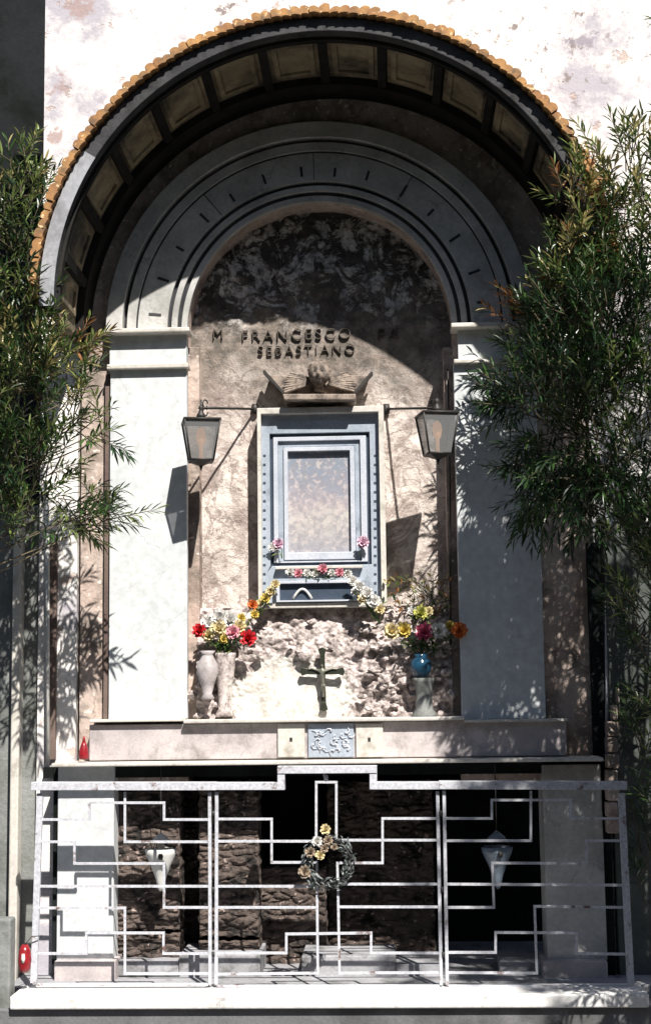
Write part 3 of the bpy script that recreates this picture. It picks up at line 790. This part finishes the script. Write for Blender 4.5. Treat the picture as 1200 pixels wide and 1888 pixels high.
bouquet('bouquet', 'bunch of red, white, cream and pink flowers left of the blue frame', 'flowers',
  [(368,1164,12,'red',-.02),(386,1150,14,'white',0),(404,1142,16,'white',0),(424,1146,15,'white',.01),(404,1160,14,'cream',-.02),(384,1172,12,'cream',-.01),
   (441,1158,13,'cream',0),(430,1167,12,'pink',-.03),(458,1178,14,'red',-.03),(466,1116,9,'orange',0),(470,1134,8,'yellow',0),(413,1178,9,'yellow',-.02),(445,1140,8,'yellow',.01)],
  (412, 1212), -.06, 110, 20)
bouquet('bouquet', 'bunch of cream, pink and orange red flowers in shade right of the frame', 'flowers',
  [(722,1165,14,'cream',-.02),(744,1163,13,'yellow',-.01),(782,1166,15,'magenta',-.02),(808,1164,14,'white',-.02),(829,1155,9,'yellow',0),(846,1164,14,'orange',-.02),
   (775,1131,12,'lime',0),(760,1126,8,'white',.01),(790,1128,8,'cream',0)],
  (776, 1214), -.06, 170, 60)
bouquet('flower_spray', 'spray of white blossoms tumbling over the lower right frame corner', 'flowers',
  [(650,1072,9,'white',0),(662,1084,11,'white',-.02),(676,1096,12,'white',-.02),(690,1110,11,'white',-.01),(668,1104,9,'cream',-.02),(700,1124,9,'cream',-.01),(655,1092,8,'white',0)],
  (700, 1150), -.04, 30, 90)
bouquet('flower_spray', 'spray of pale yellow blossoms at the lower left frame corner', 'flowers',
  [(508,1078,8,'cream',0),(499,1092,9,'cream',-.01),(490,1104,9,'yellow',-.01),(480,1112,7,'cream',0)],
  (476, 1140), -.04, 20, 120)
bouquet('flower_garland', 'row of small pink and white flowers along the foot of the holy picture', 'garland',
  [(535,1056,8,'white',0),(550,1058,8,'pink',0),(566,1057,7,'white',0),(581,1060,7,'white',0),(595,1050,9,'pink',-.01),(612,1058,7,'white',0),(626,1056,8,'pink',0),(641,1060,8,'white',0)],
  (595, 1076), .02, 24, 150)
bouquet('pink_rose', 'pale pink rose stuck on the left side of the inner frame', 'flower', [(513,1004,10,'palepink',0),(503,1010,8,'white',0)], (520, 1030), .05, 4, 170)
bouquet('pink_rose', 'bright pink rose stuck on the right side of the inner frame', 'flower', [(669,1001,11,'palepink',0)], (664, 1025), .05, 3, 180)
# dried foliage above right bouquet
random.seed(31); mb = MB()
for k in range(190):
    p = P(random.uniform(705, 832), random.uniform(1062, 1130), random.uniform(-.04, .09)); leafblade(mb, p, Vector((random.uniform(-1,1), random.uniform(-.8,.1), random.uniform(-.6,1))), random.uniform(.03,.07), random.uniform(.01,.022), random.choice((2,4,3,0,1)))
dr = empty('dried_plant', P(770, 1140, .05), 'tangle of dry grey brown leaves above the right bouquet', 'plant')
mb.build('leaves', LEAF, dr)
mb = MB()
for k in range(14):
    mb.tube([P(770 + random.uniform(-20, 20), 1150, .05), P(770 + random.uniform(-50, 50), 1100, .03), P(770 + random.uniform(-60, 60), 1066, .04)], .0025, 5)
mb.build('stems', M['stem'], dr)

# vases
def vase(px, top, bot, prof, mat, label, Y=-.06, name='vase'):
    b_ = P(px, bot, Y); H = P(px, top, Y).z - b_.z
    mb = MB(); mb.lathe(b_, [(r_ / 300, z * H) for r_, z in prof], 28); o = mb.build(name, mat); return tag(o, label, 'vase')
vase(383, 1200, 1290, [(9,0),(13,.03),(8,.12),(12,.3),(20,.55),(19,.72),(11,.88),(10,.93),(15,1),(12,.995),(8,.92)], M['plinth'], 'tall pale bulbous vase below the left bouquet', -.10)
vase(415, 1204, 1322, [(16,0),(18,.04),(12,.12),(13,.4),(18,.75),(20,.95),(22,1),(17,.99),(14,.8)], M['rock'], 'grey stone vase holding the left bouquet', -.04)
M['blueg'] = simple('blue_glaze', (.015, .06, .11), .15)
vase(776, 1206, 1250, [(8,0),(14,.1),(20,.45),(18,.7),(10,.88),(13,1),(9,.99),(7,.85)], M['blueg'], 'round dark blue glazed vase holding the right bouquet', -.08)
vase(782, 1250, 1322, [(22,0),(24,.05),(16,.2),(14,.6),(18,.9),(20,1),(1,.999)], M['greyplaster'], 'squat grey stone pedestal vase under the blue vase', -.08)

# crucifix
CR = empty('crucifix', P(595, 1306, -.12), 'small dark bronze crucifix standing against the white patch of rock', 'crucifix')
mb = MB(); Yc = -.026
mb.bar(P(594, 1202, Yc), P(597, 1306, Yc), .030, .018)
cr = mb.build('cross', M['bronze'], CR, .003)
MB().bar(P(561, 1238, Yc), P(590.5, 1238.5, Yc), .034, .021).build('cross_arm', M['bronze'], cr, .003)
MB().bar(P(598.5, 1238.5, Yc), P(628, 1238, Yc), .034, .021).build('cross_arm', M['bronze'], cr, .003)
for (x, y, ux, uz) in ((561, 1238, -1, 0), (628, 1238, 1, 0), (594, 1201, 0, 1), (597, 1304, 0, -1)):
    e = P(x, y, Yc); u = Vector((ux, 0, uz)); n_ = Vector((-uz, 0, ux)); vs = []
    for yy in (-.011, .011):
        for f, hw in ((-.03, .012), (.014, .026), (.026, .0), (.014, -.026), (-.03, -.012)): vs.append(e + u * f + n_ * hw + Vector((0, yy, 0)))
    MB().add(vs, [(0,1,2,3,4), (9,8,7,6,5)] + [(i, 5 + i, 5 + (i + 1) % 5, (i + 1) % 5) for i in range(5)]).build('flared_end', M['bronze'], cr, .002)
for (x, y) in ():
    MB().ball(P(x, y, Yc), .023, 1, .3, 4, sub=2, sy=.5).build('finial', M['bronze'], cr)
def skinbody(name, joints, edges, mat, parent, sub=2):
    me = bpy.data.meshes.new(name); org = WORLD[parent.name]
    me.from_pydata([Vector(j[0]) - org for j in joints], edges, [])
    o = bpy.data.objects.new(name, me); COL.objects.link(o); o.parent = parent
    sm = o.modifiers.new('skin', 'SKIN')
    for i, j in enumerate(joints): me.skin_vertices[0].data[i].radius = (j[1], j[1])
    me.skin_vertices[0].data[0].use_root = True
    s = o.modifiers.new('sub', 'SUBSURF'); s.levels = sub; s.render_levels = sub
    me.materials.append(mat); return o
Yb = Yc - .018
J = [(P(595,1256,Yb), .011), (P(594,1246,Yb-.004), .013), (P(594,1237,Yb-.004), .013), (P(594,1231,Yb-.003), .006), (P(593,1225,Yb-.008), .010),
     (P(585,1236,Yb), .006), (P(576,1233,Yb+.002), .0045), (P(567,1234,Yb+.004), .004), (P(603,1236,Yb), .006), (P(612,1233,Yb+.002), .0045), (P(622,1234,Yb+.004), .004),
     (P(593,1266,Yb-.008), .008), (P(595,1278,Yb-.002), .005), (P(595,1286,Yb-.004), .005), (P(598,1266,Yb-.008), .008), (P(597,1278,Yb-.002), .005), (P(597,1286,Yb-.004), .005)]
skinbody('figure', J, [(0,1),(1,2),(2,3),(3,4),(2,5),(5,6),(6,7),(2,8),(8,9),(9,10),(0,11),(11,12),(12,13),(0,14),(14,15),(15,16)], simple('pale_bronze', (.16,.16,.13), .5, .4), CR)

# votives
vt = empty('votive_candle', P(155, 1400, -.2), 'red votive candle on the ledge left of the plinth', 'candle')
b_ = P(155, 1400, -.2); MB().lathe(b_, [(.026,0),(.032,.01),(.028,.05),(.018,.085),(.010,.105)], 18).build('glass', M['votive'], vt)
MB().lathe(b_ + Vector((0,0,.125)), [(.009,-.02),(.008,.0),(.003,.012)], 12).build('lid', M['red'], vt)
vt = empty('votive_lamp', P(46, 1800, -.56), 'red and white votive lamp hanging beside the left gate post', 'lamp')
b_ = P(46, 1792, -.56); MB().lathe(b_, [(.022,0),(.034,.02),(.038,.07),(.032,.12),(.018,.15)], 18).build('glass', M['votive'], vt)
MB().lathe(b_ + Vector((0,-.036,.055)), [(.006,0),(.012,.02),(.008,.05)], 12).build('label_spot', M['white'], vt)
MB().tube([b_ + Vector((0,0,.15)), b_ + Vector((.03,.03,.19)), b_ + Vector((.09,.05,.19))], .003, 6).build('hook', M['iron'], vt)

# ------------------------------------------------------------------ lanterns
def glassm():
    m, nt, ns, lk, b = newmat('smoky_glass'); b.inputs['Base Color'].default_value = (.26, .27, .28, 1); b.inputs['Roughness'].default_value = .2
    tr = nt.nodes.new('ShaderNodeBsdfTransparent'); tr.inputs[0].default_value = (.8, .8, .8, 1); mx = nt.nodes.new('ShaderNodeMixShader'); mx.inputs[0].default_value = .52
    lk.new(b.outputs[0], mx.inputs[2]); lk.new(tr.outputs[0], mx.inputs[1]); lk.new(mx.outputs[0], ns['Material Output'].inputs[0]); return m
M['glass'] = glassm()
m, nt, ns, lk, b = newmat('warm_bulb'); b.inputs['Base Color'].default_value = (.85, .50, .28, 1); b.inputs['Emission Color'].default_value = (1, .55, .3, 1); b.inputs['Emission Strength'].default_value = .35
M['bulb'] = m
def lantern(px, py, Y, wall_px, label, side):
    c = P(px, py, Y); root = empty('wall_lantern', c + Vector((0, 0, .17)), label, 'lantern', 'lanterns either side of the frame')
    zt, zb = .125, -.115; rt, rb = .150, .098
    def cor(r_, z, k): a = R(45 + 90 * k + 12); return c + Vector((math.cos(a) * r_, math.sin(a) * r_, z))
    mb = MB()
    for k in range(4):
        mb.tube([cor(rt, zt, k), cor(rb, zb, k)], .006, 6)
        mb.tube([cor(rt, zt, k), cor(rt, zt, (k+1) % 4)], .008, 6); mb.tube([cor(rb, zb, k), cor(rb, zb, (k+1) % 4)], .006, 6)
    fr_ = mb.build('frame', M['iron'], root)
    for k in range(4):
        MB().add([cor(rt-.004, zt-.004, k), cor(rb-.004, zb+.004, k), cor(rb-.004, zb+.004, (k+1)%4), cor(rt-.004, zt-.004, (k+1)%4)], [(0,1,2,3)]).build('pane', M['glass'], root)
    mb = MB(); ap = c + Vector((0,0,zt + .055))
    o_ = [cor(rt * 1.06, zt + .006, k) for k in range(4)]; i_ = [cor(.03, zt + .024, k) for k in range(4)]; l_ = [cor(rt * 1.06, zt - .004, k) for k in range(4)]
    mb.add(o_ + i_ + l_, [(0,1,5,4),(1,2,6,5),(2,3,7,6),(3,0,4,7),(4,5,6,7),(8,9,1,0),(9,10,2,1),(10,11,3,2),(11,8,0,3),(11,10,9,8)])
    rf = mb.build('roof', M['iron'], root)
    MB().lathe(c + Vector((0,0,zt+.022)), [(.03,0),(.026,.02),(.016,.035),(.012,.05),(.018,.06),(.008,.08)], 14).build('finial', M['iron'], rf)
    mb = MB(); mb.add([cor(rb, zb, k) for k in range(4)] + [cor(.016, zb - .03, k) for k in range(4)] + [c + Vector((0,0,zb-.065))],
                     [(3,2,1,0),(0,1,5,4),(1,2,6,5),(2,3,7,6),(3,0,4,7),(4,5,8),(5,6,8),(6,7,8),(7,4,8)]); mb.build('base', M['iron'], root)
    MB().lathe(c + Vector((0,0,-.10)), [(.012,0),(.012,.08),(.022,.09),(.030,.13),(.024,.17),(.006,.19)], 14).build('bulb', M['bulb'], root)
    # scrolled arm
    wp_ = P(wall_px, 754, .19); top = c + Vector((0, 0, zt + .10))
    mb = MB(); e = Vector((top.x, top.y, P(px, 752, Y).z))
    mb.tube([wp_, wp_.lerp(e, .5), e], .0075, 8)
    mb.tube([e + Vector((0,0,.05)), e, top - Vector((0,0,.03))], .006, 8)
    d = (wp_ - e).normalized()
    for s_ in (1, -1):
        mb.tube([e + d * (.045 + .026 * math.cos(t)) + Vector((0,0, s_ * (.026 + .024 * math.sin(t)))) for t in [i * .55 for i in range(11)]], .0045, 6)
    ar = mb.build('arm', M['iron'], root)
    MB().lathe(wp_ + Vector((0, 0, -.03)), [(.02,0),(.024,.03),(.02,.06)], 12).build('wall_plate', M['iron'], ar)
lantern(371, 815, -.34, 470, 'black square iron lantern left of the frame before the white pilaster', -1)
lantern(806, 803, -.34, 712, 'black square iron lantern right of the frame near the oleander', 1)
tag(MB().tube([P(825, 680, .04), P(829, 900, .04), P(831, 1300, .04)], .006, 8).build('cable', M['iron']), 'thin dark cable running down the right niche corner', 'cable')

# ------------------------------------------------------------------ fence
YF = -.48
def path(mb, pts, w_, d, Y=YF):
    for i in range(len(pts) - 1):
        p, q = P(*pts[i], Y), P(*pts[i+1], Y); vert = abs(pts[i][0] - pts[i+1][0]) < abs(pts[i][1] - pts[i+1][1])
        if vert:
            t = (q - p).normalized() * (w_ / 2); mb.bar(p + t, q - t, w_, d * .86)
        else:
            t = (q - p).normalized() * (w_ / 2)
            mb.bar(p - t, q + t, w_, d)
def panel(name, label, cat, foot, framepts, bars, frw=.036):
    root = empty(name, P(foot, 1819, YF), label, cat)
    for nm, pts, w_, d in framepts:
        mb = MB(); path(mb, pts, w_, d); mb.build(nm, M['fencem'], root, .002)
    for pts in bars:
        mb = MB(); path(mb, pts, .0135, .013 + .0004 * (len(root.children) % 5)); mb.build('bar', M['fencem'], root)
    return root
L = panel('fence_panel', 'left white iron fence panel of stepped bars with leaning outer post', 'fence', 230,
  [('top_rail', [(68,1449),(392,1449)], .045, .085), ('post', [(75,1457),(63,1818)], .036, .034), ('post', [(387,1457),(388,1818)], .019, .030), ('bottom_rail', [(70,1815),(382,1815)], .014, .026)],
  [[(79,1511),(165,1511),(165,1480),(303,1480),(303,1511),(384,1511)], [(231,1458),(231,1552),(384,1552)],
   [(78,1552),(138,1552),(138,1592),(303,1592),(303,1673),(384,1673)], [(76,1634),(384,1634)], [(75,1674),(231,1674),(231,1795),(384,1795)],
   [(72,1758),(160,1758),(160,1720),(302,1720),(302,1758),(384,1758)]])
Rr = panel('fence_panel', 'right iron fence panel of stepped bars, grey in the oleander shade', 'fence', 985,
  [('top_rail', [(816,1447),(1146,1448)], .045, .085), ('post', [(1144,1456),(1162,1820)], .038, .034), ('post', [(818,1455),(824,1819)], .019, .030), ('bottom_rail', [(829,1818),(1154,1819)], .014, .026)],
  [[(1139,1509),(1051,1509),(1051,1475),(906,1475),(906,1509),(822,1509)], [(978,1456),(978,1550),(823,1550)],
   [(1141,1550),(1080,1550),(1080,1592),(907,1591),(910,1673),(825,1673)], [(1146,1632),(824,1630)], [(1149,1673),(985,1671),(989,1794),(828,1793)],
   [(1153,1759),(1062,1758),(1062,1720),(913,1719),(913,1756),(828,1756)]])
G = panel('iron_gate', 'central white iron gate with raised top and cross of square bars', 'gate', 600,
  [('top_rail', [(400,1449),(519,1449),(519,1419),(688,1418),(688,1448),(804,1448)], .042, .078), ('post', [(400,1457),(399,1818)], .019, .030), ('post', [(806,1456),(813,1819)], .019, .030), ('bottom_rail', [(403,1818),(808,1818)], .014, .026)],
  [[(403,1551),(583,1551),(583,1442),(620,1442),(620,1549),(805,1549)], [(403,1510),(501,1510),(501,1590),(584,1590),(586,1794),(403,1796)],
   [(804,1509),(705,1509),(705,1591),(622,1591),(626,1794),(809,1793)], [(403,1634),(583,1634)], [(626,1630),(807,1630)], [(403,1673),(583,1673)], [(626,1672),(808,1672)],
   [(403,1757),(528,1757),(528,1722),(684,1720),(684,1757),(809,1757)]])
mb = MB()
mb.tube([P(601, 1439, YF), P(601, 1432, YF), P(596, 1427, YF)], [.012, .014, .006], 8); mb.build('latch', M['fencem'], G)
for y in (1500, 1640, 1760):
    for x in (393.5, 811.5 + (y - 1500) * .02):
        mb = MB(); mb.tube([P(x, y - 5, YF - .012), P(x, y + 5, YF - .012)], .009, 8); mb.build('hinge', M['iron'], G)

# wreath on the gate
WR = empty('wreath', P(603, 1640, YF - .04), 'round wreath of grey metal leaves and cream blossoms hanging on the gate cross', 'wreath')
random.seed(77); mb = MB(); c = P(606, 1590, YF - .035); rw = .125
for k in range(320):
    a = random.uniform(0, 2 * math.pi); r_ = rw + random.uniform(-.03, .03)
    p = c + Vector((math.cos(a) * r_, random.uniform(-.02, .02), math.sin(a) * r_)); d = Vector((-math.sin(a), random.uniform(-.5, .3), math.cos(a))) + Vector((random.uniform(-.8, .8), 0, random.uniform(-.8, .8)))
    leafblade(mb, p, d, random.uniform(.025, .045), .012, 0)
mb.build('leaves', [simple('tin', (.16, .18, .18), .5, .2)], WR)
mb = MB(); mb.tube([c + Vector((math.cos(t) * rw, 0, math.sin(t) * rw)) for t in [i * math.pi / 16 for i in range(33)]], .006, 8); mb.build('hoop', M['iron'], WR)
for i, (x, y, r_, col) in enumerate(((600,1530,9,'cream'),(585,1552,9,'white'),(572,1572,9,'dry'),(562,1608,11,'dry'),(590,1577,8,'cream'),(605,1550,8,'dry'),(616,1562,6,'dry'),(598,1565,7,'dry'))):
    mb = MB(); flower(mb, P(x, y, YF - .06), r_ / 320, 300 + i); mb.build('blossom', FM[col], WR)

M['shadedlamp'] = simple('shaded_lamp_white', (.16, .20, .25), .2)  # darker version of the white lamp, its shade put into the colour
# hanging lamps in the vault
def oil_lamp(px, py, Y, label, mt='white'):
    c = P(px, py, Y); root = empty('oil_lamp', c + Vector((0,0,.2)), label, 'lamp', 'hanging lamps in the vault')
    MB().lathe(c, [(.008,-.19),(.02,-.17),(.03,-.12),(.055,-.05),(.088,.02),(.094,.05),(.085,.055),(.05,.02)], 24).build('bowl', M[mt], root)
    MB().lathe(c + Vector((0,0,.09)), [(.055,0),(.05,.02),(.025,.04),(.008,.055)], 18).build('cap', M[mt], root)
    MB().lathe(c + Vector((.012,-.088,0)), [(.012,0),(.016,.02),(.010,.035)], 12).build('knob', M['iron'], root)
    mb = MB()
    for a in (0, 2.1, 4.2): mb.tube([c + Vector((math.cos(a) * .086, math.sin(a) * .086, .05)), c + Vector((math.cos(a) * .04, math.sin(a) * .04, .10))], .003, 5)
    mb.tube([c + Vector((0,0,.14)), Vector((c.x, c.y, P(px, 1409, Y).z))], .003, 6)
    mb.build('chain', M['iron'], root)
oil_lamp(297, 1582, -.20, 'white hanging oil lamp behind the left fence panel')
oil_lamp(916, 1578, -.16, 'hanging oil lamp in a shade-dulled blue grey colour behind the right fence panel', 'shadedlamp')

# ------------------------------------------------------------------ oleanders
def bush(name, label, base, blobs, Ln, seed, mix, via=None, dens=1.2, width=.0145, length=(.055, .115)):
    random.seed(seed)
    root = empty(name, base, label, 'shrub')
    fol = MB(); st = MB(); b0 = Vector(base)
    # main stems to each blob
    cents = [P(b[0], b[1], b[2]) for b in blobs]
    for bl, c in zip(blobs, cents):
        (px, py, Y, rx, rz, ry, n) = bl[:7]
        bmix = bl[7] if len(bl) > 7 else mix
        up = bl[8] if len(bl) > 8 else (0, -.15, .9)
        s0 = b0 + Vector((random.uniform(-.12, .12), random.uniform(-.1, .1), 0))
        mid = s0.lerp(c, .5) + Vector((random.uniform(-.08, .08), random.uniform(-.08, .08), .1))
        if via: mid = P(via + random.uniform(-20, 20), py + 150, (Y + base[1]) / 2)
        st.tube([s0, s0.lerp(mid, .5) + Vector((random.uniform(-.04,.04),0,0)), mid, c - Vector((0,0,rz/300*.5))], [.014, .011, .007, .004], 6)
        for k in range(int(n * dens)):
            while True:
                v = Vector((random.uniform(-1, 1), random.uniform(-1, 1), random.uniform(-1, 1)))
                if v.length < 1: break
            o = c + Vector((v.x * rx / 300, v.y * ry, v.z * rz / 300))
            d = (Vector(up) + Vector((v.x * .9, v.y * .7, v.z * .3)) + Vector((random.gauss(0, .35), random.gauss(0, .3), random.gauss(0, .3)))).normalized()
            L_ = random.uniform(.12, .26)
            tip = o + d * L_
            st.tube([o - d * .08, o + d * L_ * .5, tip], [.004, .003, .0015], 4)
            mi = random.choice(bmix)
            for lv in range(Ln):
                t = .15 + .85 * lv / (Ln - 1); p = o + d * L_ * t; a = lv * 2.4 + random.uniform(-.3, .3)
                q = d.orthogonal().normalized(); q2 = d.cross(q)
                side = q * math.cos(a) + q2 * math.sin(a)
                ld = side * (1.0 - .45 * t) + d * (.55 + .6 * t) + Vector((0, 0, random.uniform(-.25, .15)))
                leafblade(fol, p, ld, random.uniform(*length), width * random.uniform(.8, 1.15), mi if random.random() < .75 else random.choice(bmix), random.uniform(-.05, .5))
    fol.build('foliage', LEAF, root); st.build('stems', M['stem'], root)
    return root
G1 = (0, 0, 3, 3, 1, 1); G2 = (0, 3, 3, 0); GB = (0, 2, 1, 4, 3); GL = (1, 0, 1, 4)  # natural leaf tones, plus lit glints and shaded core put into the colour
# (px, py, Y, rx px, rz px, ry m, twigs, mix, growth)
right = [
 (1160, 330, -1.0, 80, 90, .25, 30, (1, 0, 4, 1)), (1062, 400, -1.0, 54, 80, .15, 24, (2, 0, 1, 4)), (1160, 470, -1.05, 80, 90, .3, 40, GL),
 (1045, 520, -1.0, 56, 56, .15, 24, GB), (1000, 590, -.3, 56, 34, .08, 26, (2, 0, 2, 4)), (1110, 600, -1.1, 110, 95, .35, 95, G2), (1000, 650, -.3, 56, 55, .08, 34, G1),
 (1040, 730, -1.05, 90, 80, .3, 70, G2), (1140, 760, -1.1, 90, 100, .3, 60, (0, 3, 1)), (960, 740, -.35, 34, 40, .08, 16, G2, (-.6, -.2, -.2)), (1010, 850, -.7, 60, 55, .25, 36, G2, (-.3, -.2, -.4)),
 (1090, 890, -1.1, 80, 70, .3, 50, G2, (-.1, -.2, -.4)), (1160, 950, -1.1, 60, 90, .25, 34, G2), (930, 690, -.35, 20, 14, .1, 4, G2, (-.9, -.2, .1)), (1010, 935, -.6, 30, 22, .15, 8, G2, (-.3, 0, -.8)),
 (1290, 500, -1.3, 90, 260, .4, 60, G1), (1420, 40, -1.4, 150, 190, .3, 70, G1), (1430, 330, -1.4, 130, 160, .3, 40, G1), (1300, 900, -1.3, 110, 260, .4, 70, G1)]
bush('oleander', 'large dark oleander shrub overhanging the right side of the shrine', P(1420, 1880, -1.2), right, 15, 5, G1, via=1330, dens=1.45)
low = [(1260, 1100, -1.25, 90, 150, .3, 60, G1), (1330, 1300, -1.45, 100, 150, .35, 80, G1), (1290, 1480, -1.4, 60, 100, .3, 40, G2), (1430, 1150, -1.5, 120, 160, .4, 70, G1), (1180, 1130, -.35, 24, 80, .12, 16, G2), (1186, 1340, -.35, 16, 110, .1, 10, G1), (1190, 1600, -.35, 12, 110, .1, 8, G2)]
bush('ivy_shrub', 'dense dark shrub low down at the right edge beside the fence', P(1300, 1890, -1.0), low, 13, 8, G1, via=1290)
left = [
 (35, 330, -.7, 36, 60, .15, 20, GL), (30, 440, -.75, 45, 70, .2, 34, G1), (25, 560, -.8, 50, 70, .2, 44, G1), (60, 660, -.8, 60, 70, .25, 44, (1, 0, 4)), (40, 770, -.8, 70, 80, .25, 50, (0, 1, 0, 3)),
 (110, 720, -.8, 45, 50, .2, 14, (1, 4, 0, 1)), (150, 800, -.8, 45, 22, .15, 7, G1, (.8, -.2, .25)), (50, 880, -.8, 60, 60, .25, 44, G1), (150, 935, -.75, 50, 25, .15, 12, G1, (.8, -.1, .15)),
 (205, 945, -.7, 25, 20, .08, 4, G1, (.8, -.1, .45)), (130, 975, -.75, 40, 25, .15, 10, G1, (.6, -.1, -.1)), (20, 960, -.8, 36, 40, .2, 14, G1), (195, 800, -.75, 20, 14, .1, 3, G1, (.8, -.2, .2)),
 (130, 640, -.75, 25, 25, .12, 6, (4, 1, 2), (.4, 0, .7)), (-90, 700, -1.0, 70, 300, .3, 60, G1)]
bush('oleander', 'oleander shrub with long narrow leaves at the left edge of the shrine', P(-190, 1880, -.9), left, 15, 21, G1, via=-150)

def PX(v):
    l = MC.transposed() @ (Vector(v) - CAM); return (600 + F * l.x / -l.z, 944 - F * l.y / -l.z, v[1])
def wb(x, y, z, r, n):
    px, py, Y = PX((x, y, z)); return (px, py, Y, r * 300, r * 300 * .6, r, n, (3, 0, 3), (0, 0, .6))
tr = [wb(2.45, -4.0, 5.35, .35, 22), wb(2.9, -4.1, 5.6, .45, 40), wb(3.3, -3.8, 5.3, .5, 44), wb(2.7, -3.7, 5.9, .4, 30), wb(3.6, -4.2, 5.8, .5, 40), wb(3.0, -4.2, 5.05, .3, 20)]  # unseen crown added and placed to shade the right fence panel
bush('added_shade_tree', 'added leafy tree, unseen beyond the right edge, shading the right fence panel', (3.9, -4.2, zg), tr, 13, 44, (3, 0), dens=1.0, width=.03, length=(.10, .17))
